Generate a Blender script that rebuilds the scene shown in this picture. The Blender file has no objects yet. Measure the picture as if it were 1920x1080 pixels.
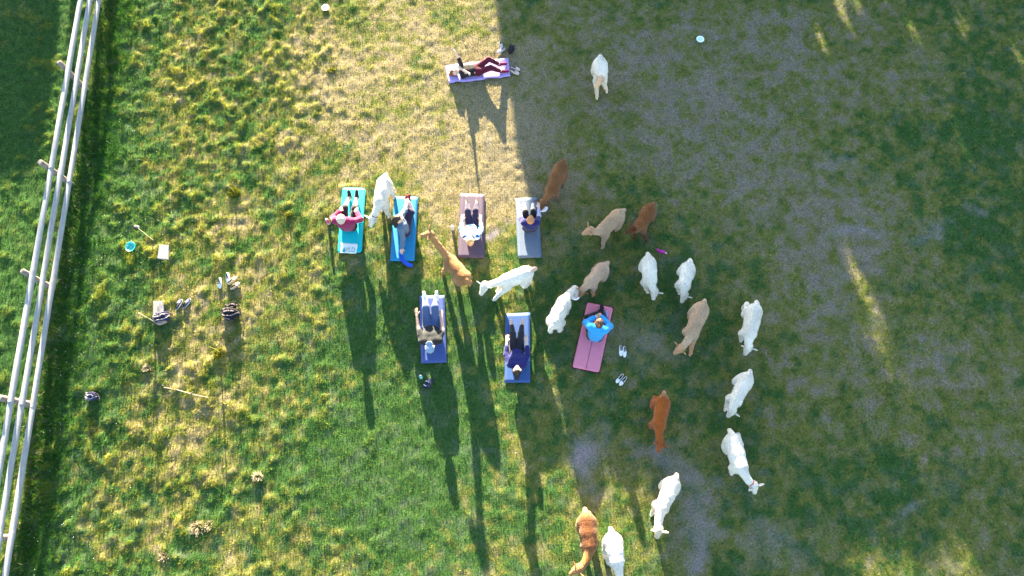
import bpy, math, random
import numpy as np
from mathutils import Vector

# ------------------------------------------------------------------ camera, sky, sun, exposure
SC = bpy.context.scene
COL = SC.collection
H, TILT, FPX = 15.9, math.radians(19.0), 1280.0
cam = bpy.data.cameras.new('camera')
cam.sensor_width = 36.0
cam.lens = FPX / 1920 * 36
cam.clip_start, cam.clip_end = 0.1, 4000
co = bpy.data.objects.new('camera', cam)
COL.objects.link(co)
co.location = (0, 0, H)
co.rotation_euler = (TILT, 0, 0)
SC.camera = co

SUN_EL = math.radians(11.0)
SUN_DX = -0.185                      # sun stands towards +y, a little to -x
sun_az = math.atan2(SUN_DX, 1.0)
w = bpy.data.worlds.new('World')
SC.world = w
w.use_nodes = True
nt = w.node_tree
bg = nt.nodes['Background']
sky = nt.nodes.new('ShaderNodeTexSky')
sky.sky_type = 'NISHITA'
sky.sun_disc = False
sky.sun_elevation = SUN_EL
sky.sun_rotation = sun_az
sky.air_density = 1.0
sky.dust_density = 0.6
sky.ozone_density = 1.0
nt.links.new(sky.outputs[0], bg.inputs[0])
bg.inputs[1].default_value = 0.06
sl = bpy.data.lights.new('sun', 'SUN')
sl.energy = 5.0
sl.angle = math.radians(0.5)
sl.color = (1.0, 0.83, 0.56)
so = bpy.data.objects.new('sun', sl)
COL.objects.link(so)
hd = math.hypot(1, SUN_DX)
so.rotation_euler = Vector((-SUN_DX, -1, -math.tan(SUN_EL) * hd)).to_track_quat('-Z', 'Y').to_euler()
so.location = (-8, 48, 12)
vs = SC.view_settings
vs.view_transform = 'Standard'
vs.look = 'None'
vs.gamma = 1
vs.exposure = 3.85
vs.use_curve_mapping = False
SC.cycles.use_denoising = True
SC.cycles.denoiser = 'OPENIMAGEDENOISE'
SC.cycles.denoising_input_passes = 'RGB_ALBEDO_NORMAL'
SC.cycles.denoising_prefilter = 'FAST'
SC.cycles.sample_clamp_indirect = 2.0
SC.cycles.max_bounces = 5
SC.cycles.transparent_max_bounces = 6

RNG = np.random.default_rng(7)
random.seed(3)

# ------------------------------------------------------------------ geometry of the view: pixel -> point at height z
def at(px, py, z=0.0):
    u, v = (px - 960) / FPX, (py - 540) / FPX
    vert = math.cos(TILT) + v * math.sin(TILT)
    fwd = math.sin(TILT) - v * math.cos(TILT)
    k = (H - z) / vert
    return np.array([u * k, fwd * k, z])

# ------------------------------------------------------------------ noise
def _hash(ix, iy, seed):
    n = (ix.astype(np.int64) * 374761393 + iy.astype(np.int64) * 668265263 + seed * 974711) & 0xffffffff
    n = ((n ^ (n >> 13)) * 1274126177) & 0xffffffff
    n = (n ^ (n >> 16)) & 0xffffffff
    return n / 4294967295.0

def vnoise(x, y, seed=0):
    xi, yi = np.floor(x), np.floor(y)
    fx, fy = x - xi, y - yi
    fx = fx * fx * fx * (fx * (fx * 6 - 15) + 10)
    fy = fy * fy * fy * (fy * (fy * 6 - 15) + 10)
    a, b = _hash(xi, yi, seed), _hash(xi + 1, yi, seed)
    c, d = _hash(xi, yi + 1, seed), _hash(xi + 1, yi + 1, seed)
    return (a + (b - a) * fx) * (1 - fy) + (c + (d - c) * fx) * fy

def fbm(x, y, wl, octv=4, seed=0, gain=0.5):
    s, a, t = 0, 1.0, 0
    for o in range(octv):
        s = s + a * vnoise(x / wl * 2 ** o + 13.7 * o, y / wl * 2 ** o - 7.3 * o, seed + o)
        t += a
        a *= gain
    return s / t

def sstep(a, b, x):
    t = np.clip((x - a) / (b - a), 0, 1)
    return t * t * (3 - 2 * t)

def in_poly(x, y, poly):
    r = np.zeros(np.shape(x), bool)
    n = len(poly)
    for i in range(n):
        x0, y0 = poly[i][0], poly[i][1]
        x1, y1 = poly[(i + 1) % n][0], poly[(i + 1) % n][1]
        c = ((y0 > y) != (y1 > y))
        with np.errstate(divide='ignore', invalid='ignore'):
            xx = (x1 - x0) * (y - y0) / (y1 - y0 + 1e-12) + x0
        r ^= c & (x < xx)
    return r

# ------------------------------------------------------------------ mats (pixel corners of the photograph laid out on the field)
MATS = {
    'teal': [(643, 354), (686, 354), (679, 475), (634, 476)],
    'blue': [(740, 369), (784, 371), (778, 491), (732, 491)],
    'mauve': [(863, 364), (909, 365), (908, 485), (859, 484)],
    'slate': [(966, 373), (1008, 370), (1016, 484), (971, 485)],
    'navy': [(787, 556), (834, 555), (838, 680), (790, 682)],
    'royal': [(948, 589), (994, 587), (994, 718), (946, 718)],
    'pink': [(1101, 568), (1149, 578), (1123, 699), (1073, 689)],
    'lavender': [(835, 126), (953, 111), (957, 145), (842, 158)],
}
MATW = {k: [at(*p)[:2] for p in v] for k, v in MATS.items()}

def mat_mask(x, y):
    m = np.zeros(np.shape(x), bool)
    for q in MATW.values():
        m |= in_poly(x, y, q)
    return m

# fence line on the ground
FB = at(102, 537)[:2]
FT = at(162, 166)[:2]
FDIR = (FT - FB) / np.linalg.norm(FT - FB)
FN = np.array([FDIR[1], -FDIR[0]])        # towards the paddock
def fence_dist(x, y):
    return (x - FB[0]) * FN[0] + (y - FB[1]) * FN[1]

# ------------------------------------------------------------------ the field: height, dryness, bareness
def px_field(x, y, blobs, seed):
    nx = (fbm(x, y, 1.6, 3, seed) - .5) * 1.6
    ny = (fbm(x, y, 1.6, 3, seed + 9) - .5) * 1.6
    s = np.zeros(np.shape(x))
    for (px, py, rx, ry, v) in blobs:
        c = at(px, py)
        k = 74.0
        d = ((x + nx - c[0]) / (rx / k)) ** 2 + ((y + ny - c[1]) / (ry / k)) ** 2
        s = s + v * np.exp(-d)
    return s

DRY = [(860, 200, 190, 260, .75), (600, 120, 220, 160, .3), (1230, 150, 230, 200, .85), (1450, 260, 200, 180, .6),
       (1560, 70, 260, 150, .55), (1580, 470, 170, 130, .5), (640, 260, 160, 120, .35), (420, 880, 230, 170, .10),
       (560, 700, 150, 150, .15), (200, 900, 100, 140, .12), (900, 330, 120, 100, .45), (1650, 640, 120, 160, .45), (1180, 640, 70, 60, .35),
       (1130, 870, 50, 80, .6), (1290, 960, 90, 100, .6), (1500, 620, 120, 120, .35), (300, 120, 90, 110, .25), (960, 230, 60, 120, .4),
       (1480, 780, 150, 100, .3), (1850, 900, 110, 200, .5), (1760, 690, 90, 80, .3), (800, 800, 320, 260, -.16), (480, 520, 150, 160, .15),
       (1860, 200, 140, 260, -.5), (1880, 480, 100, 150, -.4), (1180, 500, 180, 110, -.4), (1320, 720, 140, 140, -.5), (1540, 880, 160, 100, -.3),
       (1720, 930, 110, 90, -.5), (220, 300, 70, 250, -.4), (640, 860, 150, 120, -.35), (820, 800, 150, 180, -.3), (720, 590, 150, 120, -.35), (1080, 250, 60, 80, -.25)]
BARE = [(1580, 438, 28, 15, .62), (1625, 440, 24, 13, .5), (1663, 447, 22, 15, .55), (1748, 466, 20, 15, .62), (1757, 440, 12, 16, .45), (1838, 405, 28, 13, .45), (920, 457, 15, 9, 1.1),
        (1140, 860, 22, 34, .8), (1290, 955, 46, 46, .55), (1290, 1040, 20, 34, .5), (1300, 890, 50, 12, .3), (1545, 298, 24, 8, .5),
        (1705, 965, 26, 10, .6), (1200, 645, 60, 40, .3), (1455, 1020, 40, 30, .45), (1230, 880, 30, 16, .5), (905, 1150, 40, 40, .3)]

def dryness(x, y):
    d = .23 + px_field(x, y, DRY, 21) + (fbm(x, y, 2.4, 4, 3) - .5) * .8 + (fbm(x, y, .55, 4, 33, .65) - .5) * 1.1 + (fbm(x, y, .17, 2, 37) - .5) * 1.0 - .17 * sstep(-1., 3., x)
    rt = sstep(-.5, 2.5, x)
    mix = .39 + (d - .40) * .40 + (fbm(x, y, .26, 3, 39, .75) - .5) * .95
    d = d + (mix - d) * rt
    fd = fence_dist(x, y)
    d = np.where(fd < -.2, d * .35 - .08, d)
    d = d - .3 * sstep(1.9, .3, np.abs(fd - .8)) - .08 * rough(x, y)
    return np.clip(d, 0, 1)

def bareness(x, y):
    b = px_field(x, y, BARE, 51) + (fbm(x, y, .22, 3, 61) - .5) * .55
    b = b + .12 * sstep(.62, .8, fbm(x, y, .8, 4, 71)) * sstep(1., 4., x)
    return np.clip(b, 0, 1)

def rough(x, y):
    """1 on the tussocky ground towards the fence, 0 on the trampled turf"""
    r = sstep(-2.2, -8.5, x + (fbm(x, y, 3., 2, 81) - .5) * 3.0)
    return r * np.where(fence_dist(x, y) < -.1, .55, 1.0)

def tussock(x, y):
    a = fbm(x, y, .48, 3, 91)
    b = fbm(x + 31, y, .175, 2, 95)
    big = sstep(.52, .80, a)
    return .34 * big + .66 * sstep(.46, .72, b) * (.35 + .65 * sstep(.38, .6, a))

def height(x, y, flat=True):
    x = np.asarray(x, float); y = np.asarray(y, float)
    r = rough(x, y)
    h = (.022 + .048 * r) * tussock(x, y) + .028 * (fbm(x, y, .16, 2, 99) - .5) * (.7 + r) + .10 * (fbm(x, y, 5.0, 2, 17) - .5)
    far = sstep(18, 30, np.hypot(x, y - 6))
    fl = mat_mask(x, y)
    h = np.where(fl, .10 * (fbm(x, y, 5.0, 2, 17) - .5), h)
    return h * (1 - far)

def hz(x, y):
    return float(height(np.array([x]), np.array([y]))[0])

def on(px, py, dz=0.0):
    p = at(px, py, 0)
    z = hz(p[0], p[1])
    p = at(px, py, z)
    return np.array([p[0], p[1], z + dz])

# ------------------------------------------------------------------ object helpers
def tag(o, label=None, cat=None, group=None, kind=None):
    if label: o['label'] = label
    if cat: o['category'] = cat
    if group: o['group'] = group
    if kind: o['kind'] = kind
    return o

def link(o, parent=None):
    COL.objects.link(o)
    if parent is not None: o.parent = parent
    return o

def empty(name, loc=(0, 0, 0), rz=0.0, parent=None):
    o = bpy.data.objects.new(name, None)
    o.empty_display_size = .2
    o.location = loc
    o.rotation_euler = (0, 0, rz)
    return link(o, parent)

def mesh_np(name, V, faces, k, mat=None, parent=None, colors=None, smooth=True, mi=None):
    """faces: int array n x k (k=3 or 4); vertices in the parent's frame"""
    V = np.asarray(V, np.float32); faces = np.asarray(faces, np.int32)
    me = bpy.data.meshes.new(name)
    n = len(faces)
    me.vertices.add(len(V)); me.vertices.foreach_set('co', V.ravel())
    me.loops.add(n * k); me.loops.foreach_set('vertex_index', faces.ravel())
    me.polygons.add(n)
    me.polygons.foreach_set('loop_start', np.arange(0, n * k, k, dtype=np.int32))
    if smooth: me.polygons.foreach_set('use_smooth', np.ones(n, bool))
    if mat is not None:
        for m in (mat if isinstance(mat, list) else [mat]): me.materials.append(m)
    if mi is not None: me.polygons.foreach_set('material_index', np.asarray(mi, np.int32))
    if colors is not None:
        a = me.color_attributes.new('tint', 'FLOAT_COLOR', 'POINT')
        c4 = np.ones((len(V), 4), np.float32); c4[:, :colors.shape[1]] = colors
        a.data.foreach_set('color', c4.ravel())
    me.update(calc_edges=True)
    o = bpy.data.objects.new(name, me)
    return link(o, parent)

class MB:
    """collects simple shapes; builds ONE mesh object"""
    def __init__(s): s.v = []; s.f = []
    def add(s, v, f):
        b = len(s.v); s.v += [tuple(map(float, p)) for p in v]; s.f += [tuple(i + b for i in q) for q in f]; return s
    def box(s, c, d, rz=0, tilt=0):
        ca, sa = math.cos(rz), math.sin(rz); vs_ = []
        for z in (-1, 1):
            for x, y in ((-1, -1), (1, -1), (1, 1), (-1, 1)):
                X, Y = x * d[0] / 2, y * d[1] / 2
                vs_.append((c[0] + X * ca - Y * sa, c[1] + X * sa + Y * ca, c[2] + z * d[2] / 2))
        return s.add(vs_, [(3, 2, 1, 0), (4, 5, 6, 7), (0, 1, 5, 4), (1, 2, 6, 5), (2, 3, 7, 6), (3, 0, 4, 7)])
    def tube(s, pts, r, n=8, cap=True):
        P = [Vector(p) for p in pts]
        R = r if hasattr(r, '__len__') else [r] * len(P)
        vs_ = []; fs = []
        prev = None
        for i, p in enumerate(P):
            t = (P[min(i + 1, len(P) - 1)] - P[max(i - 1, 0)]).normalized()
            a = prev if prev is not None else (Vector((0, 0, 1)) if abs(t.z) < .9 else Vector((1, 0, 0)))
            u = (a - t * a.dot(t)).normalized(); v = t.cross(u); prev = u
            for k in range(n):
                an = 2 * math.pi * k / n
                vs_.append(p + (u * math.cos(an) + v * math.sin(an)) * R[i])
        for i in range(len(P) - 1):
            for k in range(n):
                fs.append((i * n + k, i * n + (k + 1) % n, (i + 1) * n + (k + 1) % n, (i + 1) * n + k))
        if cap:
            fs.append(tuple(range(n - 1, -1, -1))); fs.append(tuple((len(P) - 1) * n + k for k in range(n)))
        return s.add(vs_, fs)
    def lathe(s, prof, n=20, c=(0, 0, 0), caps=(True, True)):
        vs_ = []; fs = []
        for (r, z) in prof:
            for k in range(n):
                a = 2 * math.pi * k / n
                vs_.append((c[0] + r * math.cos(a), c[1] + r * math.sin(a), c[2] + z))
        for i in range(len(prof) - 1):
            for k in range(n):
                fs.append((i * n + k, i * n + (k + 1) % n, (i + 1) * n + (k + 1) % n, (i + 1) * n + k))
        if caps[0]: fs.append(tuple(range(n - 1, -1, -1)))
        if caps[1]: fs.append(tuple((len(prof) - 1) * n + k for k in range(n)))
        return s.add(vs_, fs)
    def build(s, name, mat, parent=None, smooth=True):
        me = bpy.data.meshes.new(name)
        me.from_pydata(s.v, [], s.f)
        me.materials.append(mat)
        if smooth:
            me.polygons.foreach_set('use_smooth', np.ones(len(me.polygons), bool))
            try: me.set_sharp_from_angle(angle=math.radians(42))
            except Exception: pass
        me.update()
        return link(bpy.data.objects.new(name, me), parent)

# ------------------------------------------------------------------ materials
def new_mat(name):
    m = bpy.data.materials.new(name); m.use_nodes = True
    return m, m.node_tree, m.node_tree.nodes['Principled BSDF']

def mat_plain(name, col, rough_=.7, var=.15, scale=30, bump=.2, bscale=None, spec=.3, metal=0.0, sheen=0.0, subsurf=0.0):
    m, t, b = new_mat(name)
    tc = t.nodes.new('ShaderNodeTexCoord')
    no = t.nodes.new('ShaderNodeTexNoise'); no.inputs['Scale'].default_value = scale; no.inputs['Detail'].default_value = 4
    t.links.new(tc.outputs['Object'], no.inputs['Vector'])
    mx = t.nodes.new('ShaderNodeMix'); mx.data_type = 'RGBA'
    mx.inputs[6].default_value = (*[max(0, c * (1 - var)) for c in col], 1)
    mx.inputs[7].default_value = (*[min(1, c * (1 + var)) for c in col], 1)
    t.links.new(no.outputs[0], mx.inputs[0])
    t.links.new(mx.outputs[2], b.inputs['Base Color'])
    b.inputs['Roughness'].default_value = rough_
    b.inputs['Specular IOR Level'].default_value = spec
    b.inputs['Metallic'].default_value = metal
    if sheen: b.inputs['Sheen Weight'].default_value = sheen
    if bump:
        n2 = t.nodes.new('ShaderNodeTexNoise'); n2.inputs['Scale'].default_value = bscale or scale * 3; n2.inputs['Detail'].default_value = 3
        t.links.new(tc.outputs['Object'], n2.inputs['Vector'])
        bp = t.nodes.new('ShaderNodeBump'); bp.inputs['Strength'].default_value = bump; bp.inputs['Distance'].default_value = .01
        t.links.new(n2.outputs[0], bp.inputs['Height']); t.links.new(bp.outputs[0], b.inputs['Normal'])
    return m

def mat_tint(name, rough_=.9, trans=0.0, nscale=40, var=.25, bump=0.0, bscale=60, sheen=0.0):
    """colour comes from the mesh's own colour attribute, varied by noise"""
    m, t, b = new_mat(name)
    at_ = t.nodes.new('ShaderNodeAttribute'); at_.attribute_name = 'tint'
    tc = t.nodes.new('ShaderNodeTexCoord')
    no = t.nodes.new('ShaderNodeTexNoise'); no.inputs['Scale'].default_value = nscale; no.inputs['Detail'].default_value = 3
    t.links.new(tc.outputs['Object'], no.inputs['Vector'])
    mr = t.nodes.new('ShaderNodeMapRange'); mr.inputs[1].default_value = .3; mr.inputs[2].default_value = .7
    mr.inputs[3].default_value = 1 - var; mr.inputs[4].default_value = 1 + var
    t.links.new(no.outputs[0], mr.inputs[0])
    vm = t.nodes.new('ShaderNodeVectorMath'); vm.operation = 'SCALE'
    t.links.new(at_.outputs['Color'], vm.inputs[0]); t.links.new(mr.outputs[0], vm.inputs['Scale'])
    t.links.new(vm.outputs[0], b.inputs['Base Color'])
    b.inputs['Roughness'].default_value = rough_; b.inputs['Specular IOR Level'].default_value = .05
    if sheen: b.inputs['Sheen Weight'].default_value = sheen
    if bump:
        n2 = t.nodes.new('ShaderNodeTexNoise'); n2.inputs['Scale'].default_value = bscale; n2.inputs['Detail'].default_value = 4
        t.links.new(tc.outputs['Object'], n2.inputs['Vector'])
        bp = t.nodes.new('ShaderNodeBump'); bp.inputs['Strength'].default_value = bump; bp.inputs['Distance'].default_value = .02
        t.links.new(n2.outputs[0], bp.inputs['Height']); t.links.new(bp.outputs[0], b.inputs['Normal'])
    if trans:
        tr = t.nodes.new('ShaderNodeBsdfTranslucent'); t.links.new(vm.outputs[0], tr.inputs[0])
        ms = t.nodes.new('ShaderNodeMixShader'); ms.inputs[0].default_value = trans
        out = t.nodes['Material Output']
        t.links.new(b.outputs[0], ms.inputs[1]); t.links.new(tr.outputs[0], ms.inputs[2]); t.links.new(ms.outputs[0], out.inputs[0])
    return m

M_GROUND = mat_tint('turf_soil', .95, 0, 25, .35, .6, 45)
M_GRASS = mat_tint('grass_blades', .75, .42, 9, .12)
M_FLEECE = mat_tint('fleece', 1.0, 0, 32, .16, .9, 42, .15)
M_LEAF = mat_plain('leaves', (.05, .09, .03), .6, .3, 5, 0)
M_BARK = mat_plain('bark', (.12, .09, .06), .9, .3, 12, .6)

# intrinsic plant colours
C_GREEN = np.array([.112, .155, .017]); C_LUSH = np.array([.040, .112, .022]); C_OLIVE = np.array([.20, .19, .015])
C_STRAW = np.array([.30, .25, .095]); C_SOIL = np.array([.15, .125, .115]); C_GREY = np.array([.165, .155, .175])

def turf_colour(x, y, d, rnd):
    d = np.clip(d + (rnd - .5) * np.where(fence_dist(x, y) < -.2, .25, .8), 0, 1)[:, None]
    a = sstep(.0, .42, d); b = sstep(.38, .95, d)
    c = C_LUSH + (C_OLIVE * .45 + C_GREEN * .55 - C_LUSH) * a
    c = c + (C_STRAW - c) * b
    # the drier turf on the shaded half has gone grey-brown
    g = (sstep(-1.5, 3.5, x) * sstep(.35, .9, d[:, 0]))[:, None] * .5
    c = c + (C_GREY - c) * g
    # yellow-green tussock tips
    yl = (rough(x, y) * sstep(.45, .9, tussock(x, y)) * .5)[:, None]
    c = c + (np.array([.23, .22, .016]) - c) * yl
    return c

# ------------------------------------------------------------------ ground: one sheet to the horizon, fine where the camera looks
def axis(lo, hi, step):
    core = np.arange(lo, hi + 1e-6, step)
    ext = []; s = step; p = 0
    while p < 900: s *= 1.35; p += s; ext.append(p)
    ext = np.array(ext)
    return np.concatenate([lo - ext[::-1], core, hi + ext])
gx, gy = axis(-16.5, 16.5, .062), axis(-3.0, 16.2, .062)
X, Y = np.meshgrid(gx, gy, indexing='xy')
x, y = X.ravel(), Y.ravel()
z = height(x, y)
d = dryness(x, y); b = bareness(x, y)
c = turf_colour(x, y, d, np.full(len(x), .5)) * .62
soil = C_SOIL + (C_GREY - C_SOIL) * (fbm(x, y, .3, 3, 5)[:, None])
c = c + (soil - c) * np.clip(.05 + .25 * d + b * np.where(fence_dist(x, y) < -.2, .2, 1), 0, 1)[:, None]
nx_, ny_ = len(gx), len(gy)
I = np.arange(nx_ * ny_).reshape(ny_, nx_)
F = np.stack([I[:-1, :-1], I[:-1, 1:], I[1:, 1:], I[1:, :-1]], -1).reshape(-1, 4)
g = mesh_np('ground', np.stack([x, y, z], 1), F, 4, M_GROUND, colors=c)
tag(g, kind='structure')

# ------------------------------------------------------------------ grass: single blades (nobody could count them)
def build_grass(n):
    # sample the trapezoid the camera sees, with a margin
    xs = RNG.uniform(-16.2, 16.2, n * 2); ys = RNG.uniform(-2.2, 15.6, n * 2)
    half = 11.6 + (ys + 1.1) * .265
    keep = np.abs(xs) < half
    # gather into tufts: pull every blade towards a jittered cell point
    cell = .055
    cx, cy = np.floor(xs / cell), np.floor(ys / cell)
    tx = (cx + _hash(cx, cy, 5)) * cell; ty = (cy + _hash(cx, cy, 6)) * cell
    pull = RNG.uniform(.3, .85, len(xs))
    xs = xs + (tx - xs) * pull; ys = ys + (ty - ys) * pull
    keep &= ~mat_mask(xs, ys)
    bb = bareness(xs, ys)
    keep &= RNG.uniform(0, 1, len(xs)) > np.clip(bb * 1.25, 0, .96)
    xs, ys, bb, cx, cy = xs[keep][:n], ys[keep][:n], bb[keep][:n], cx[keep][:n], cy[keep][:n]
    m = len(xs)
    dd = dryness(xs, ys); rr = rough(xs, ys); ts = tussock(xs, ys)
    fd = fence_dist(xs, ys)
    nearf = sstep(.55, .05, np.abs(fd - .15))
    L = .026 + .020 * rr + .035 * rr * ts + .05 * nearf + .012 * (1 - dd)
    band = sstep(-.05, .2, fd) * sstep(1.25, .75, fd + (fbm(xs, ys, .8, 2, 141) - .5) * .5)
    L = L + .045 * band
    L = L * (.55 + .9 * _hash(cx, cy, 8)) * RNG.uniform(.6, 1.3, m)
    W = RNG.uniform(.0055, .0115, m)
    th = RNG.uniform(0, 2 * math.pi, m)
    lean = RNG.uniform(.25, 1.25, m)              # from upright
    dx, dy = np.cos(th), np.sin(th)
    z0 = height(xs, ys) - .006
    tip = np.stack([xs + dx * L * np.sin(lean), ys + dy * L * np.sin(lean), z0 + L * np.cos(lean) + .004], 1)
    a2 = th + math.pi / 2 + RNG.normal(0, .5, m)
    px, py = np.cos(a2) * W * .5, np.sin(a2) * W * .5
    v0 = np.stack([xs - px, ys - py, z0], 1); v1 = np.stack([xs + px, ys + py, z0], 1)
    V = np.stack([v0, v1, tip], 1).reshape(-1, 3)
    Fc = np.arange(m * 3).reshape(-1, 3)
    rnd = .7 * _hash(cx, cy, 12) + .3 * RNG.uniform(0, 1, m)
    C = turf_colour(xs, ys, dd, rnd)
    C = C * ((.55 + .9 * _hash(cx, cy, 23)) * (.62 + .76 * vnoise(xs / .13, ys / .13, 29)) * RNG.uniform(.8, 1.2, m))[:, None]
    C = C + (np.array([.020, .092, .006]) * RNG.uniform(.7, 1.3, m)[:, None] - C) * (band * .8)[:, None]  # part lush green, part fence shadow painted into the blade colour
    C = C + (np.array([.36, .30, .17]) - C) * (nearf * (RNG.uniform(0, 1, m) < .12) * .8)[:, None]
    C = np.repeat(C, 3, 0)
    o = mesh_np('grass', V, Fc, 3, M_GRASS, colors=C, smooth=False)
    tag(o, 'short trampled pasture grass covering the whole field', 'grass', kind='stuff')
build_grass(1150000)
# small white clover heads along the fence and in the tussocks
def build_clover(n):
    t = RNG.uniform(-8, 14, n * 8); f = RNG.uniform(.25, 3.4, n * 8)
    xs = FB[0] + FDIR[0] * t + FN[0] * f; ys = FB[1] + FDIR[1] * t + FN[1] * f
    k = (RNG.uniform(0, 1, len(xs)) < np.exp(-f * .8)) & (fbm(xs, ys, .7, 2, 151) > .55)
    xs, ys = xs[k][:n], ys[k][:n]; m = len(xs)
    z0 = height(xs, ys) + RNG.uniform(.035, .075, m); r = RNG.uniform(.004, .009, m)
    a = np.arange(6) * math.pi / 3
    ring = np.stack([xs[:, None] + np.cos(a) * r[:, None], ys[:, None] + np.sin(a) * r[:, None], np.repeat(z0[:, None], 6, 1)], 2)
    V = np.concatenate([ring, np.stack([xs, ys, z0 + .006], 1)[:, None]], 1).reshape(-1, 3)
    F = np.concatenate([np.stack([np.arange(m) * 7 + k_, np.arange(m) * 7 + (k_ + 1) % 6, np.arange(m) * 7 + 6], 1) for k_ in range(6)])
    o = mesh_np('clover_heads', V, F, 3, mat_plain('clover_petal', (.6, .6, .56), .8, .1, 5, 0))
    tag(o, 'tiny white clover heads scattered along the fence', 'clover', kind='stuff')
build_clover(420)

# ------------------------------------------------------------------ implicit surfaces (one continuous skin from rounded bones)
def sdf_mesh(prims, vox, k=.05, ret_col=False, noise=0.0, nscale=.08, seed=0):
    """prims: (a, b, ra, rb[, colour[, k]]). Returns V, quads, colours."""
    A = np.array([p[0] for p in prims], float); B = np.array([p[1] for p in prims], float)
    R = np.array([[p[2], p[3]] for p in prims], float)
    rm = R.max(1)[:, None]
    lo = np.minimum(A - rm, B - rm).min(0) - 3 * vox
    hi = np.maximum(A + rm, B + rm).max(0) + 3 * vox
    n = np.ceil((hi - lo) / vox).astype(int) + 1
    D = np.full(n, .5, np.float32)
    for i, p in enumerate(prims):
        kk = p[5] if len(p) > 5 and p[5] is not None else k
        r = rm[i, 0] + kk + 2.5 * vox
        l = np.maximum(np.floor((np.minimum(A[i], B[i]) - r - lo) / vox).astype(int), 0)
        h = np.minimum(np.ceil((np.maximum(A[i], B[i]) + r - lo) / vox).astype(int) + 1, n)
        gx_, gy_, gz_ = [lo[j] + np.arange(l[j], h[j]) * vox for j in range(3)]
        P = np.stack(np.meshgrid(gx_, gy_, gz_, indexing='ij'), -1)
        ab = B[i] - A[i]; L2 = ab @ ab + 1e-12
        t = np.clip(((P - A[i]) @ ab) / L2, 0, 1)
        q = P - A[i] - t[..., None] * ab
        dist = np.sqrt((q * q).sum(-1)) - (R[i, 0] + (R[i, 1] - R[i, 0]) * t)
        S = D[l[0]:h[0], l[1]:h[1], l[2]:h[2]]
        hh = np.clip(.5 + .5 * (S - dist) / kk, 0, 1)
        D[l[0]:h[0], l[1]:h[1], l[2]:h[2]] = S + (dist - S) * hh - kk * hh * (1 - hh)
    # naive surface nets
    ins = D < 0
    c8 = [(0, 0, 0), (1, 0, 0), (0, 1, 0), (1, 1, 0), (0, 0, 1), (1, 0, 1), (0, 1, 1), (1, 1, 1)]
    cnt = np.zeros(n - 1, np.int8)
    for (a, b_, c_) in c8: cnt += ins[a:n[0] - 1 + a, b_:n[1] - 1 + b_, c_:n[2] - 1 + c_]
    act = np.argwhere((cnt > 0) & (cnt < 8))
    idx = np.full(n - 1, -1, np.int32); idx[tuple(act.T)] = np.arange(len(act))
    S = np.zeros((len(act), 3)); N = np.zeros(len(act))
    vals = [D[act[:, 0] + a, act[:, 1] + b_, act[:, 2] + c_] for (a, b_, c_) in c8]
    for i in range(8):
        for j in range(i + 1, 8):
            if sum(abs(c8[i][q] - c8[j][q]) for q in range(3)) != 1: continue
            m = (vals[i] < 0) != (vals[j] < 0)
            t = np.where(m, vals[i] / (vals[i] - vals[j] + 1e-12), 0)
            pt = np.array(c8[i]) + t[:, None] * (np.array(c8[j]) - np.array(c8[i]))
            S += pt * m[:, None]; N += m
    V = lo + (act + S / N[:, None]) * vox
    quads = []
    for ax in range(3):
        a1, a2 = (ax + 1) % 3, (ax + 2) % 3
        sl0 = [slice(None)] * 3; sl1 = [slice(None)] * 3
        sl0[ax] = slice(0, n[ax] - 1); sl1[ax] = slice(1, n[ax])
        s0, s1 = ins[tuple(sl0)], ins[tuple(sl1)]
        e = np.argwhere(s0 != s1)
        e = e[(e[:, a1] > 0) & (e[:, a2] > 0) & (e[:, a1] < n[a1] - 1) & (e[:, a2] < n[a2] - 1)]
        fl = s0[tuple(e.T)]
        def cell(d1, d2):
            q = e.copy(); q[:, a1] -= d1; q[:, a2] -= d2
            return idx[tuple(q.T)]
        q = np.stack([cell(1, 1), cell(0, 1), cell(0, 0), cell(1, 0)], 1)
        q[~fl] = q[~fl][:, ::-1]
        quads.append(q)
    Q = np.concatenate(quads)
    Q = Q[(Q >= 0).all(1)]
    C = None
    if ret_col:
        W = np.zeros(len(V)); C = np.zeros((len(V), 3))
        for i, p in enumerate(prims):
            ab = B[i] - A[i]; t = np.clip(((V - A[i]) @ ab) / (ab @ ab + 1e-12), 0, 1)
            dist = np.linalg.norm(V - A[i] - t[:, None] * ab, axis=1) - (R[i, 0] + (R[i, 1] - R[i, 0]) * t)
            wt = np.exp(-np.clip(dist + .02, 0, None) * 60)
            W += wt; C += wt[:, None] * np.array(p[4])
        C /= W[:, None] + 1e-9
    return V, Q, C

def vnormals(V, Q):
    nrm = np.zeros_like(V)
    fn = np.cross(V[Q[:, 2]] - V[Q[:, 0]], V[Q[:, 3]] - V[Q[:, 1]])
    for j in range(4): np.add.at(nrm, Q[:, j], fn)
    return nrm / (np.linalg.norm(nrm, axis=1)[:, None] + 1e-12)

def unit(v):
    v = np.asarray(v, float); return v / (np.linalg.norm(v) + 1e-12)

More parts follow.
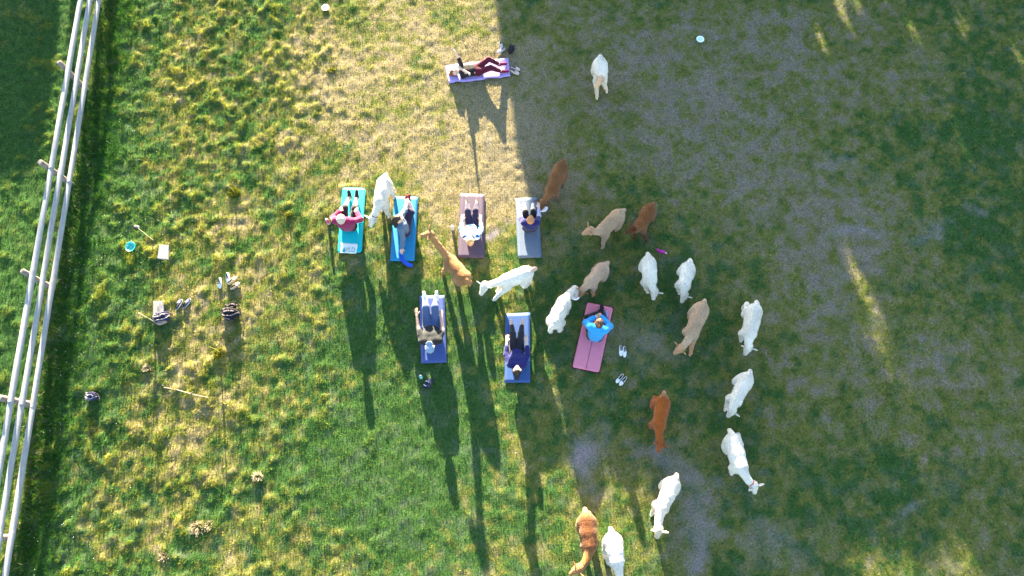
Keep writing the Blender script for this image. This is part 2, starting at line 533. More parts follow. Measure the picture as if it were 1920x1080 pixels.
# ------------------------------------------------------------------ fence
M_RAIL = mat_plain('weathered_wood', (.25, .26, .285), .85, .22, 9, .5, 40)
M_POST = mat_plain('post_wood', (.17, .145, .14), .9, .3, 9, .5, 40)
posts_px = [(162, 166), (132, 350), (102, 537), (64, 767), (28, 1003)]
ts = np.array([(at(*p)[:2] - FB) @ FDIR for p in posts_px])
STEP = np.polyfit(np.arange(5), ts, 1)
tpos = sorted(STEP[1] + STEP[0] * i for i in range(-2, 7))
fence = empty('rail_fence', (FB[0], FB[1], 0))
tag(fence, 'weathered grey three-rail wooden fence along the left edge of the paddock', 'fence')
def fpt(t, off, zz): 
    p = FDIR * t + FN * off
    return (p[0], p[1], zz)
for i, t in enumerate(tpos):
    gz = hz(*(FB + FDIR * t))
    lean = random.uniform(-.03, .03)
    rr = random.uniform(.062, .072)
    hgt = 1.16 + random.uniform(-.04, .05)
    MB().tube([fpt(t, 0, gz - .12), fpt(t, lean * .4, .5), fpt(t + lean, lean, hgt - .006), fpt(t + lean, lean, hgt)], [rr * 1.06, rr, rr * .96, rr * .86], 14).build('post', M_POST, fence)
for i in range(len(tpos) - 1):
    t0, t1 = tpos[i], tpos[i + 1]
    for k, hh in enumerate((.24, .60, .965)):
        r0 = random.uniform(.058, .066); r1 = r0 * random.uniform(.86, 1.0)
        if (i + k) % 2: r0, r1 = r1, r0
        side = .055 + r0
        jit = [random.uniform(-.018, .018) for _ in range(5)]
        pts = [fpt(t0 - .09 + (t1 - t0 + .18) * q / 4, side + jit[q] * .5 + (.012 if i % 2 else -.004), hh + (.018 if i % 2 else 0) + jit[q]) for q in range(5)]
        MB().tube(pts, [r0 + (r1 - r0) * q / 4 for q in range(5)], 12).build('rail', M_RAIL, fence)

# ------------------------------------------------------------------ trees up-sun, beyond the top of the frame: they cast the long shade
TAN = math.tan(SUN_EL) * hd             # height gained per metre of +y on the way to the sun
def shade_wanted(gx_, gy_):
    """does the photograph show shade at this ground point?"""
    e = (fbm(gx_ * 1.0, gy_ * .25, .6, 3, 131) - .5)
    bx = -.46 + .14 * (14.25 - gy_)          # left edge of the shade
    low = np.where(gx_ < 3.3, .9, np.where(gx_ < 7.2, -2.6, np.where(gx_ < 10.2, -.45, -3.0)))
    low = low + e * 1.2
    s = (gx_ > bx + e * .22) & (gy_ > low)
    # slim gaps between the crowns
    stray = RNG.uniform(0, 1, np.shape(gx_)) < .04
    for (p0, p1, wd) in SLITS:
        ab = p1 - p0
        t = np.clip(((gx_ - p0[0]) * ab[0] + (gy_ - p0[1]) * ab[1]) / (ab @ ab), 0, 1)
        dd = np.hypot(gx_ - p0[0] - t * ab[0], gy_ - p0[1] - t * ab[1])
        s &= (dd > wd * (.75 + e * 1.6)) | stray
    # the trees beyond the fence
    s2 = in_poly(gx_ + e * .5, gy_ + e, LEFT_SHADE)
    return s | s2
SLITS = [(at(1583, 478)[:2], at(1606, 530)[:2], 0.281), (at(1606, 530)[:2], at(1662, 678)[:2], 0.296), (at(1690, 720)[:2], at(1702, 752)[:2], 0.265),
         (at(1562, -30)[:2], at(1592, 70)[:2], 0.265), (at(1605, -30)[:2], at(1612, 20)[:2], 0.328), (at(1643, -30)[:2], at(1658, 30)[:2], 0.296), (at(1690, -20)[:2], at(1694, 16)[:2], 0.257),
         (at(1704, 44)[:2], at(1722, 84)[:2], 0.296), (at(1776, 205)[:2], at(1812, 270)[:2], 0.26), (at(1790, 270)[:2], at(1820, 300)[:2], 0.22), (at(1898, 82)[:2], at(1935, 150)[:2], 0.328),
         (at(1530, 52)[:2], at(1552, 105)[:2], 0.250), (at(1795, 30)[:2], at(1812, 70)[:2], 0.234), (at(1725, 845)[:2], at(1738, 868)[:2], 0.257)]
LEFT_SHADE = [at(-140, -40)[:2], at(104, -40)[:2], at(104, 60)[:2], at(84, 190)[:2], at(60, 300)[:2], at(-20, 330)[:2], at(-140, 380)[:2]]

def tree(cx, cy, rx, ztop, zbot, label, group, nleaf=5200):
    root = empty('tree', (cx, cy, 0))
    tag(root, label, 'tree', group)
    t = MB().tube([(0, 0, -.1), (.05, .03, ztop * .3), (-.05, .06, ztop * .62), (.02, 0, ztop * .9)], [.17, .14, .09, .02], 9)
    for q in range(7):
        a = q * 2.4; zz = ztop * (.22 + .09 * q); l = rx * (.8 - .06 * q)
        t.tube([(0, 0, zz), (math.cos(a) * l * .5, math.sin(a) * l * .5, zz + .25), (math.cos(a) * l, math.sin(a) * l, zz + .5)], [.06, .04, .012], 6)
    t.build('trunk', M_BARK, root)
    u = RNG.uniform(-1, 1, (nleaf * 3, 3))
    f = (u[:, 0] ** 2 + u[:, 1] ** 2) < 1.0 - .25 * np.clip(u[:, 2], 0, 1) ** 3
    u = u[f][:nleaf]
    P = np.stack([u[:, 0] * rx, u[:, 1] * rx, zbot + (u[:, 2] * .5 + .5) * (ztop - zbot)], 1)
    gyr = (cy + P[:, 1]) - P[:, 2] / TAN
    gxr = (cx + P[:, 0]) - SUN_DX * P[:, 2] / TAN
    keep = shade_wanted(gxr, gyr)
    P = P[keep]; m = len(P)
    if m < 4: return root
    nn = RNG.normal(size=(m, 3)); nn[:, 1] += np.sign(nn[:, 1]) * .8
    nn /= np.linalg.norm(nn, axis=1)[:, None]
    a = np.cross(nn, RNG.normal(size=(m, 3))); a /= np.linalg.norm(a, axis=1)[:, None]
    b_ = np.cross(nn, a)
    s = RNG.uniform(.10, .17, m)[:, None]
    V = np.stack([P - a * s, P + b_ * s * .7, P + a * s, P - b_ * s * .7], 1).reshape(-1, 3)
    mesh_np('crown', V, np.arange(m * 4).reshape(-1, 4), 4, M_LEAF, root, smooth=False)
    return root
cy0 = 29.0
for i in range(13):
    xx = -2.6 + i * 2.25
    tree(xx, cy0 + random.uniform(-.6, .6), 1.75, 6.9, .05, 'leafy windbreak tree beyond the far side of the paddock', 'windbreak trees shading the paddock', 11500)
for i in range(4):
    xx = -21.5 + i * 2.0
    tree(xx, 29.5 + random.uniform(-.5, .5), 1.7, 7.4, .05, 'leafy tree beyond the fence on the mown side', 'trees on the mown side of the fence', 9500)

# ------------------------------------------------------------------ alpacas
WHITE = (.575, .53, .465); CREAM = (.56, .50, .41); TAN_ = (.44, .28, .155); LTAN = (.36, .25, .17); PINKTAN = (.36, .245, .175)
BROWN = (.21, .095, .035); RED = (.23, .062, .012); ORANGE = (.19, .085, .028); FAWN = (.27, .14, .06)
M_EYE = mat_plain('dark_eye', (.01, .008, .006), .15, 0, 10, 0, spec=.6)
M_COLLAR_K = mat_plain('black_webbing', (.015, .015, .018), .7, .2, 60, .2)
M_COLLAR_R = mat_plain('red_webbing', (.35, .03, .03), .7, .2, 60, .2)

def round_ball(r=1.0):
    n, m = 10, 7
    v = [(0, 0, r)]
    for i in range(1, m):
        a = math.pi * i / m
        for k in range(n): v.append((r * math.sin(a) * math.cos(2 * math.pi * k / n), r * math.sin(a) * math.sin(2 * math.pi * k / n), r * math.cos(a)))
    v.append((0, 0, -r)); f = []
    for k in range(n): f.append((0, 1 + k, 1 + (k + 1) % n))
    for i in range(m - 2):
        for k in range(n): f.append((1 + i * n + k, 1 + (i + 1) * n + k, 1 + (i + 1) * n + (k + 1) % n, 1 + i * n + (k + 1) % n))
    L = len(v) - 1
    for k in range(n): f.append((L, 1 + (m - 2) * n + (k + 1) % n, 1 + (m - 2) * n + k))
    return v, f

def ball_part(name, c, r, mat, parent):
    v, f = round_ball(r)
    return MB().add([(p[0] + c[0], p[1] + c[1], p[2] + c[2]) for p in v], f).build(name, mat, parent)

def alpaca(rump, withers, poll, zp, nose, zn, col, label, s=1.0, head=None, leg=None, tail=None, back=None, feet={}, collar=None, girth=1.0, seed=0, ears=(1, 1), tailup=.0):
    rs = np.random.RandomState(100 + seed)
    zb = .86 * s
    R0, W0 = at(*rump, zb), at(*withers, zb)
    fw = unit((W0 - R0) * [1, 1, 0]); lf = np.array([-fw[1], fw[0], 0.])
    rb = .168 * s * girth
    Rr = R0 + fw * rb * .95; Ww = W0 - fw * .145
    mid = (Rr + Ww) / 2; base = np.array([mid[0], mid[1], hz(mid[0], mid[1])])
    up = np.array([0, 0, 1.])
    head = head or col; leg = leg or head; tail = tail or col; back = back or col
    P = []
    def cap(a, b_, ra, rb_, c_, k=None): P.append((np.array(a), np.array(b_), ra, rb_, c_, k))
    zt = zb - rb
    sag = (Rr + Ww) / 2
    cap(Rr * [1, 1, 0] + up * zt, sag * [1, 1, 0] + up * (zt - .012), rb, rb * 1.06, back)
    cap(sag * [1, 1, 0] + up * (zt - .012), Ww * [1, 1, 0] + up * (zt + .0), rb * 1.06, rb * .96, back)
    cap(Rr * [1, 1, 0] + up * (zt - .10) + fw * .04, Ww * [1, 1, 0] + up * (zt - .13), rb * .92, rb * .95, col)
    # haunches and shoulders
    for sd, nm in ((1, 'l'), (-1, 'r')):
        hip = Rr * [1, 1, 0] + lf * sd * .075 + up * (zt - .04) + fw * .03
        cap(hip, hip + lf * sd * .035 - up * .14 + fw * .06, .13 * s * girth, .115 * s, col)
        sh = Ww * [1, 1, 0] + lf * sd * .065 + up * (zt - .08)
        cap(sh, sh + lf * sd * .04 - up * .14, .12 * s * girth, .095 * s, col)
        # hind leg
        df = feet.get('h' + nm)
        ft = at(*df, .05) if df else Rr * [1, 1, 0] + lf * sd * (.12 + rs.uniform(-.02, .03)) + fw * rs.uniform(-.12, .10)
        ft = np.array([ft[0], ft[1], hz(ft[0], ft[1]) + .035])
        stif = hip + lf * sd * .05 - up * .20 + fw * .10 + (ft - hip) * [.25, .25, 0]
        hock = np.array([ft[0], ft[1], .27 * s]) * .75 + (hip * [1, 1, 0] + up * .3) * .25 - fw * .085
        cap(hip - up * .06, stif, .12 * s, .088 * s, col); cap(stif, hock, .082 * s, .052 * s, leg); cap(hock, ft + up * .03, .052 * s, .044 * s, leg, .03)
        cap(ft, ft + fw * .05 - up * .005, .040 * s, .032 * s, leg, .02)
        # front leg
        df = feet.get('f' + nm)
        ft = at(*df, .05) if df else Ww * [1, 1, 0] + lf * sd * (.10 + rs.uniform(-.02, .03)) + fw * rs.uniform(-.12, .04)
        ft = np.array([ft[0], ft[1], hz(ft[0], ft[1]) + .035])
        elb = sh + lf * sd * .02 - up * .22 + (ft - sh) * [.2, .2, 0]
        kn = (elb + ft) / 2 + fw * .03
        cap(sh - up * .08, elb, .105 * s, .078 * s, col); cap(elb, kn, .075 * s, .055 * s, leg); cap(kn, ft + up * .03, .052 * s, .044 * s, leg, .03)
        cap(ft, ft + fw * .05 - up * .005, .040 * s, .032 * s, leg, .02)
    # tail
    tb = Rr * [1, 1, 0] + up * (zt + rb * .55) - fw * rb * .75
    cap(tb, tb - fw * .09 - up * (.10 - tailup), .062 * s, .05 * s, tail, .03)
    # neck
    pl = at(*poll, zp); ns = at(*nose, zn)
    n0 = Ww * [1, 1, 0] + up * (zt + .01) + fw * .02
    hd_ = unit(ns - pl)
    if zp < .8: pl = pl + (ns - pl) * .22; ns = ns + hd_ * .03
    if zp > .8: ctl = n0 + fw * .20 + up * .05 + (pl - n0) * .2
    else: ctl = n0 + fw * .20 + (pl - n0) * [.35, .35, .15]
    q = [(1 - t) ** 2 * n0 + 2 * t * (1 - t) * ctl + t * t * pl for t in np.linspace(0, 1, 6)]
    nr = np.array([.115, .092, .078, .070, .066, .068]) * s
    for i in range(5): cap(q[i], q[i + 1], nr[i], nr[i + 1], col if i < 4 else head, .05)
    # head
    hl = .20 * s
    tip = pl + hd_ * hl
    cap(pl - hd_ * .015, pl + hd_ * .05, .100 * s, .090 * s, head, .02)
    cap(pl + hd_ * .05, tip, .080 * s, .050 * s, head, .03)
    side = unit(np.cross(hd_, up) if abs(hd_[2]) < .95 else lf)
    crown = unit(np.cross(side, hd_))
    if crown[2] < 0: crown = -crown
    cap(pl + crown * .03, pl + crown * .045 + hd_ * .03, .07 * s, .062 * s, head, .03)
    V, Q, C = sdf_mesh(P, .0175, .036, True)
    N = vnormals(V, Q)
    body = (V[:, 2] > .3)
    nz = (fbm(V[:, 0] * 1.0 + V[:, 2] * .7, V[:, 1] + V[:, 2] * .5, .09, 3, 200 + seed) - .5)
    V = V + N * (nz * .010)[:, None]
    # darker / lighter clouds in the fleece
    mot = (fbm(V[:, 0] + V[:, 2] * .3, V[:, 1], .3, 3, 300 + seed) - .5)
    C = np.clip(C * (1 + mot[:, None] * .55), 0, .85)
    V = V - base
    # locks of fleece standing a little off the skin
    nl = 3600
    fi = RNG.integers(0, len(Q), nl)
    pc = V[Q[fi]].mean(1); nn = N[Q[fi, 0]]
    tdir = unit_rows(nn * .8 + RNG.normal(0, .55, (nl, 3)) + np.array([0, 0, -.35]) - fw * .25)
    perp = unit_rows(np.cross(tdir, RNG.normal(size=(nl, 3))))
    ll = RNG.uniform(.008, .018, nl)[:, None]; ww = RNG.uniform(.004, .009, nl)[:, None]
    LV = np.stack([pc - perp * ww - nn * .004, pc + perp * ww - nn * .004, pc + tdir * ll, pc + tdir * ll * .98 + perp * .002], 1).reshape(-1, 3)
    LQ = np.arange(nl * 4).reshape(-1, 4) + len(V)
    LC = np.repeat(C[Q[fi, 0]] * RNG.uniform(.88, 1.12, (nl, 1)), 4, 0)
    o = mesh_np('alpaca', np.concatenate([V, LV]), np.concatenate([Q, LQ]), 4, M_FLEECE, colors=np.clip(np.concatenate([C, LC]), 0, .88))
    o.location = base
    tag(o, label, 'alpaca', 'alpacas grazing and standing in the paddock')
    # ears: leaf shaped, hollow in front
    for sd, amt in ((1, ears[0]), (-1, ears[1])):
        e0 = pl - base + side * sd * .062 * s + crown * .055 * s
        ed = unit(side * sd * .95 * amt + crown * .55 - hd_ * .30)
        el = .155 * s
        w_ = unit(np.cross(ed, hd_)); nrm = unit(np.cross(w_, ed))
        vs_ = []; rows = [(0, .016), (.3, .040), (.6, .037), (.85, .021), (1, .004)]
        for (t, r_) in rows:
            for k in range(8):
                a = 2 * math.pi * k / 8
                vs_.append(e0 + ed * el * t + w_ * math.cos(a) * r_ * s + nrm * (math.sin(a) * .010 - .012 * (abs(math.cos(a)) - .5)) * s)
        fs = [(i * 8 + k, i * 8 + (k + 1) % 8, (i + 1) * 8 + (k + 1) % 8, (i + 1) * 8 + k) for i in range(4) for k in range(8)] + [tuple(range(7, -1, -1)), tuple(range(32, 40))]
        ob = MB().add(vs_, fs).build('ear', ear_mat(head), o)
        ball_part('eye', pl - base + hd_ * .07 * s + side * sd * .078 * s + crown * .018, .014 * s, M_EYE, o)
    ns2 = pl - base + hd_ * (hl + .036 * s)
    ball_part('nose', ns2 + crown * .006, .017 * s, M_NOSE, o)
    if collar:
        t = .72
        cc = (1 - t) ** 2 * n0 + 2 * t * (1 - t) * ctl + t * t * pl - base
        tg = unit(2 * (1 - t) * (ctl - n0) + 2 * t * (pl - ctl))
        u_ = unit(np.cross(tg, up)); v_ = np.cross(tg, u_)
        r_ = float(np.interp(t, np.linspace(0, 1, 6), nr)) + .013
        ring = MB().tube([cc + (u_ * math.cos(a) + v_ * math.sin(a)) * r_ for a in np.linspace(0, 2 * math.pi, 19)], .011, 6, False)
        ring.build('collar', collar, o)
    return o

def unit_rows(a): return a / (np.linalg.norm(a, axis=1)[:, None] + 1e-12)
M_NOSE = mat_plain('dark_nose', (.07, .05, .045), .6, .2, 40, 0)
EARM = {}
def ear_mat(c):
    if c not in EARM: EARM[c] = mat_plain('ear_fur', tuple(v * .92 for v in c), .95, .12, 60, .2)
    return EARM[c]

AL = [
 dict(rump=(1126, 101), withers=(1129, 143), poll=(1126, 150), zp=1.16, nose=(1120, 158), zn=1.08, col=WHITE, head=(.50, .34, .22), leg=(.60, .45, .34), feet=dict(fr=(1119, 182), fl=(1137, 170), hr=(1112, 138)),
      label='white alpaca with a ginger forehead standing alone near the top of the field'),
 dict(rump=(721, 325), withers=(708, 381), poll=(700, 407), zp=.52, nose=(696, 421), zn=.36, col=WHITE, feet=dict(fl=(729, 404), hl=(739, 368)), collar=M_COLLAR_K,
      label='white alpaca with a black collar between the teal mat and the bright blue mat'),
 dict(rump=(876, 526), withers=(836, 476), poll=(806, 440), zp=1.36, nose=(794, 441), zn=1.30, col=FAWN, back=(.235, .115, .048), feet=dict(fl=(832, 512), hl=(857, 533)),
      label='fawn alpaca with its neck raised towards the bright blue mat'),
 dict(rump=(1000, 503), withers=(938, 525), poll=(909, 536), zp=1.16, nose=(903, 550), zn=1.08, col=WHITE, tail=(.45, .32, .24), feet=dict(fl=(928, 561), hl=(986, 538), fr=(935, 545)),
      label='white alpaca with a tan tail tip striding left below the slate mat', tailup=.1),
 dict(rump=(1034, 612), withers=(1063, 552), poll=(1077, 541), zp=.42, nose=(1080, 553), zn=.26, col=WHITE, feet=dict(fr=(1063, 588), hr=(1053, 618), hl=(1034, 622)),
      label='white alpaca sharing a bowl with a smaller tan alpaca'),
 dict(rump=(1139, 491), withers=(1103, 531), poll=(1094, 540), zp=.45, nose=(1087, 555), zn=.25, col=PINKTAN, head=(.32, .16, .075), s=.92, girth=.95, feet=dict(fl=(1113, 553)),
      label='small tan alpaca with its head at the bowl above the pink mat'),
 dict(rump=(1058, 298), withers=(1033, 356), poll=(1019, 377), zp=.42, nose=(1015, 390), zn=.22, col=(.16, .072, .028), back=(.13, .056, .02), feet=dict(fl=(1045, 369)),
      label='brown alpaca eating from the bowl beside the slate mat'),
 dict(rump=(1170, 391), withers=(1126, 431), poll=(1107, 432), zp=.86, nose=(1096, 437), zn=.76, col=LTAN, back=(.31, .205, .13), head=(.34, .20, .12), leg=LTAN, feet=dict(fl=(1131, 463)), s=.97,
      label='light tan alpaca facing left with one foreleg forward, next to a darker brown one'),
 dict(rump=(1226, 379), withers=(1199, 424), poll=(1190, 428), zp=.78, nose=(1178, 434), zn=.66, col=(.155, .065, .022), back=(.13, .05, .016), head=(.085, .028, .009), s=.92, feet=dict(fl=(1213, 449), fr=(1190, 445)),
      label='dark-faced brown alpaca to the right of the light tan one'),
 dict(rump=(1217, 475), withers=(1223, 530), poll=(1228, 543), zp=.48, nose=(1225, 560), zn=.28, col=WHITE, feet=dict(fr=(1213, 545), hr=(1207, 499)), s=.97,
      label='white alpaca grazing just below the magenta bottle'),
 dict(rump=(1296, 487), withers=(1284, 538), poll=(1285, 549), zp=.48, nose=(1278, 567), zn=.28, col=WHITE, feet=dict(fr=(1274, 547), hr=(1277, 505)), s=.92, girth=.95,
      label='smaller white alpaca grazing above the large beige alpaca'),
 dict(rump=(1323, 563), withers=(1298, 628), poll=(1280, 650), zp=.56, nose=(1267, 661), zn=.40, col=LTAN, back=(.32, .215, .14), head=(.38, .21, .115), feet=dict(fl=(1295, 662), fr=(1284, 620)),
      label='large beige alpaca with head lowered at the end of a long neck'),
 dict(rump=(1422, 566), withers=(1408, 631), poll=(1405, 646), zp=.55, nose=(1397, 664), zn=.35, col=WHITE, feet=dict(fr=(1390, 636), hr=(1394, 576)),
      label='white alpaca farthest to the right, hind leg stretched out sideways'),
 dict(rump=(1409, 697), withers=(1379, 757), poll=(1375, 767), zp=.56, nose=(1366, 779), zn=.38, col=WHITE, s=.93, girth=.92, feet=dict(fr=(1361, 766)),
      label='slim white alpaca between the far right one and the red-collared one'),
 dict(rump=(1247, 738), withers=(1237, 806), poll=(1240, 827), zp=.58, nose=(1234, 845), zn=.42, col=RED, head=(.22, .06, .015), tail=(.22, .12, .07), s=.95, girth=.9,
      label='deep chestnut-red alpaca with dark ears'),
 dict(rump=(1374, 810), withers=(1397, 886), poll=(1412, 906), zp=.60, nose=(1415, 923), zn=.42, col=WHITE, back=(.54, .50, .455), feet=dict(fr=(1371, 885), hr=(1361, 846), hl=(1385, 822)), collar=M_COLLAR_R,
      label='white alpaca wearing a thin red collar'),
 dict(rump=(1270, 894), withers=(1239, 962), poll=(1236, 988), zp=.72, nose=(1232, 1007), zn=.56, col=(.57, .50, .42), head=(.56, .46, .36), s=.97, girth=.92, feet=dict(fr=(1223, 963)),
      label='cream alpaca standing on the bare grey patch of soil'),
 dict(rump=(1099, 960), withers=(1110, 1036), poll=(1088, 1064), zp=.78, nose=(1075, 1073), zn=.70, col=ORANGE, back=(.13, .05, .02), tail=(.30, .17, .07), head=(.24, .12, .05),
      label='orange-brown alpaca with a dark saddle at the bottom edge'),
 dict(rump=(1148, 997), withers=(1161, 1066), poll=(1164, 1092), zp=.6, nose=(1163, 1108), zn=.4, col=WHITE, back=(.53, .50, .47), feet=dict(hr=(1134, 1042)),
      label='white alpaca cut off by the bottom edge beside the orange-brown one'),
]
for i, a in enumerate(AL): alpaca(seed=i, **a)

# ------------------------------------------------------------------ yoga mats
MATH = {}
def mat_solid(name, key, mat, label, waves=0.0, under=None, nu=8, nv=20, corner=.0):
    q = [np.array([p[0], p[1]]) for p in MATW[key]]
    cen = sum(q) / 4
    base = np.array([cen[0], cen[1], hz(*cen)])
    zt = .045
    hs = height(*np.array(q).T); base[2] = float(hs.mean())
    cell = []
    for j in range(nv + 1):
        for i in range(nu + 1):
            u, v = i / nu, j / nv
            p = (q[0] * (1 - u) + q[1] * u) * (1 - v) + (q[3] * (1 - u) + q[2] * u) * v
            if corner:
                # pull the corner points in along a rounded corner
                du, dv = min(u, 1 - u), min(v, 1 - v)
            z_ = (hs[0] * (1 - u) + hs[1] * u) * (1 - v) + (hs[3] * (1 - u) + hs[2] * u) * v - base[2] + .042 + waves * (vnoise(np.array([p[0] * 3.1]), np.array([p[1] * 2.7]), 5)[0] - .3)
            if waves:
                n1 = (vnoise(np.array([p[0] * 6.0]), np.array([p[1] * 1.3]), 15)[0] - .5)
                if j in (0, nv): p = p + (q[3] - q[0]) / np.linalg.norm(q[3] - q[0]) * n1 * .05
            cell.append((p[0] - base[0], p[1] - base[1], z_))
    n = nu + 1
    top = np.array(cell); bot = top - [0, 0, .009]
    V = np.concatenate([top, bot])
    if corner:
        keep_r(V, q, base, corner)
    o_ = len(top)
    fs = []
    for j in range(nv):
        for i in range(nu):
            a = j * n + i; fs.append((a + n, a + n + 1, a + 1, a)); fs.append((o_ + a, o_ + a + 1, o_ + a + n + 1, o_ + a + n))
    ring = [i for i in range(n)] + [j * n + nu for j in range(1, nv + 1)] + [nv * n + i for i in range(nu - 1, -1, -1)] + [j * n for j in range(nv - 1, 0, -1)]
    for k in range(len(ring)):
        a, b_ = ring[k], ring[(k + 1) % len(ring)]
        fs.append((a, b_, o_ + b_, o_ + a))
    o = mesh_np(name, V, np.array(fs), 4, mat, smooth=False)
    o.location = base
    MATH[key] = (hs[3] + hs[2]) / 2 - base[2], (hs[0] + hs[1]) / 2 - base[2], hs - base[2]
    tag(o, label, 'yoga mat', 'yoga mats laid out on the grass')
    return o, base, q

def keep_r(V, q, base, r):
    """move the vertices near the four corners onto rounded corners"""
    for k in range(4):
        c = q[k] - base[:2]; e1 = unit(q[(k + 1) % 4] - q[k]); e2 = unit(q[(k - 1) % 4] - q[k])
        cc = c + (e1 + e2) * r
        d_ = V[:, :2] - c
        a, b_ = d_ @ e1, d_ @ e2
        m = (a < r) & (b_ < r)
        w_ = V[m][:, :2] - cc
        l = np.linalg.norm(w_, axis=1)
        sc = np.where(l > r, r / (l + 1e-9), 1)
        V[m, :2] = cc + w_ * sc[:, None]

def mm(name, col): return mat_plain(name, col, .62, .08, 6, .25, 90, spec=.25)
m1, b1, q1 = mat_solid('yoga_mat', 'teal', mm('teal_foam', (.0, .40, .46)), 'bright turquoise yoga mat with rounded corners, leftmost of the upper row', nu=14, nv=30, corner=.07)
m2, b2, q2 = mat_solid('yoga_mat', 'blue', mm('blue_foam', (.008, .165, .35)), 'bright blue yoga mat with a blue strap at its lower end')
m3, b3, q3 = mat_solid('yoga_mat', 'mauve', mm('mauve_foam', (.075, .056, .095)), 'dull purple-grey yoga mat under the person in the tie-dye shirt')
m4, b4, q4 = mat_solid('yoga_mat', 'slate', mm('slate_foam', (.09, .125, .19)), 'slate grey-blue yoga mat, rightmost of the upper row')
m5, b5, q5 = mat_solid('yoga_mat', 'navy', mm('navy_foam', (.045, .075, .23)), 'navy yoga mat under the person in a cap and jeans')
m6, b6, q6 = mat_solid('yoga_mat', 'royal', mm('royal_foam', (.03, .075, .22)), 'dark blue yoga mat under the person with a dark hair bun')
m7, b7, q7 = mat_solid('yoga_mat', 'pink', mm('pink_foam', (.60, .19, .27)), 'pink yoga mat with a centre line and dark rim', nu=14, nv=30, corner=.04)
m8, b8, q8 = mat_solid('yoga_mat', 'lavender', mm('lavender_foam', (.36, .27, .58)), 'crinkled lavender yoga mat lying crosswise at the top of the field', waves=.03, nu=30, nv=10)
# pink mat: dark rim below and the printed centre line
ctr = sum(q7) / 4 - b7[:2]
rim = [(np.array(p) - b7[:2] - ctr) * [1.045, 1.025] + ctr for p in q7]
zz = .028
hh_ = MATH['pink'][2]
MB().add([(p[0], p[1], zz + q_) for p, q_ in zip(rim, hh_)] + [(p[0], p[1], zz + q_ - .02) for p, q_ in zip(rim, hh_)], [(3, 2, 1, 0), (4, 5, 6, 7), (0, 1, 5, 4), (1, 2, 6, 5), (2, 3, 7, 6), (3, 0, 4, 7)]).build('rim', mat_plain('dark_rim', (.05, .012, .022), .7, .2, 20, .2), m7, False)
e0, e1 = (q7[2] + q7[3]) / 2 - b7[:2], (q7[0] + q7[1]) / 2 - b7[:2]
a_, c_ = e0 + (e1 - e0) * .01, e0 + (e1 - e0) * .47
ndir = unit(np.array([-(e1 - e0)[1], (e1 - e0)[0], 0]))[:2] * .006
z0_, z1_ = MATH['pink'][0] + .0445, (MATH['pink'][0] * .53 + MATH['pink'][1] * .47) + .0445
MB().add([(a_[0] - ndir[0], a_[1] - ndir[1], z0_), (a_[0] + ndir[0], a_[1] + ndir[1], z0_), (c_[0] + ndir[0], c_[1] + ndir[1], z1_), (c_[0] - ndir[0], c_[1] - ndir[1], z1_)], [(0, 1, 2, 3)]).build('centre_line', mat_plain('line_print', (.16, .03, .07), .7, 0, 5, 0), m7, False)

# ------------------------------------------------------------------ people
M_SKIN = mat_plain('skin', (.52, .31, .22), .55, .08, 20, .1, 120)
M_SKIN2 = mat_plain('skin_fair', (.60, .40, .31), .55, .08, 20, .1, 120)
M_LIPS = mat_plain('lips', (.42, .16, .14), .5, .05, 20, 0)
def cloth(name, c, var=.12): return mat_plain(name, c, .9, var, 14, .5, 60, spec=.15, sheen=.15)

def hand_mesh(wr, d, n, s=1.0, curl=.35):
    """palm, four unequal bent fingers and a thumb leaving the side of the palm"""
    d = unit(d); n = unit(n - d * (n @ d)); sd = np.cross(n, d)
    P = []
    for k in (-1, -.33, .33, 1): P.append((wr + sd * k * .018 * s, wr + d * .085 * s + sd * k * .030 * s, .015 * s, .013 * s))
    for k, ln in ((-1, .062), (-.33, .078), (.33, .084), (1, .074)):
        b_ = wr + d * .085 * s + sd * k * .031 * s
        m_ = b_ + unit(d + sd * k * .10 - n * curl * .5) * ln * .52 * s
        e_ = m_ + unit(d + sd * k * .06 - n * curl * 1.5) * ln * .48 * s
        P.append((b_, m_, .0092 * s, .0088 * s, None, .006)); P.append((m_, e_, .0088 * s, .0070 * s, None, .006))
    b_ = wr + d * .025 * s + sd * .028 * s
    m_ = b_ + unit(d * .75 + sd * .75 - n * .2) * .042 * s
    e_ = m_ + unit(d * .95 + sd * .3 - n * .3) * .034 * s
    P.append((b_, m_, .0125 * s, .0105 * s, None, .01)); P.append((m_, e_, .0100 * s, .0075 * s, None, .006))
    V, Q, _ = sdf_mesh(P, .0052, .012)
    return V, Q

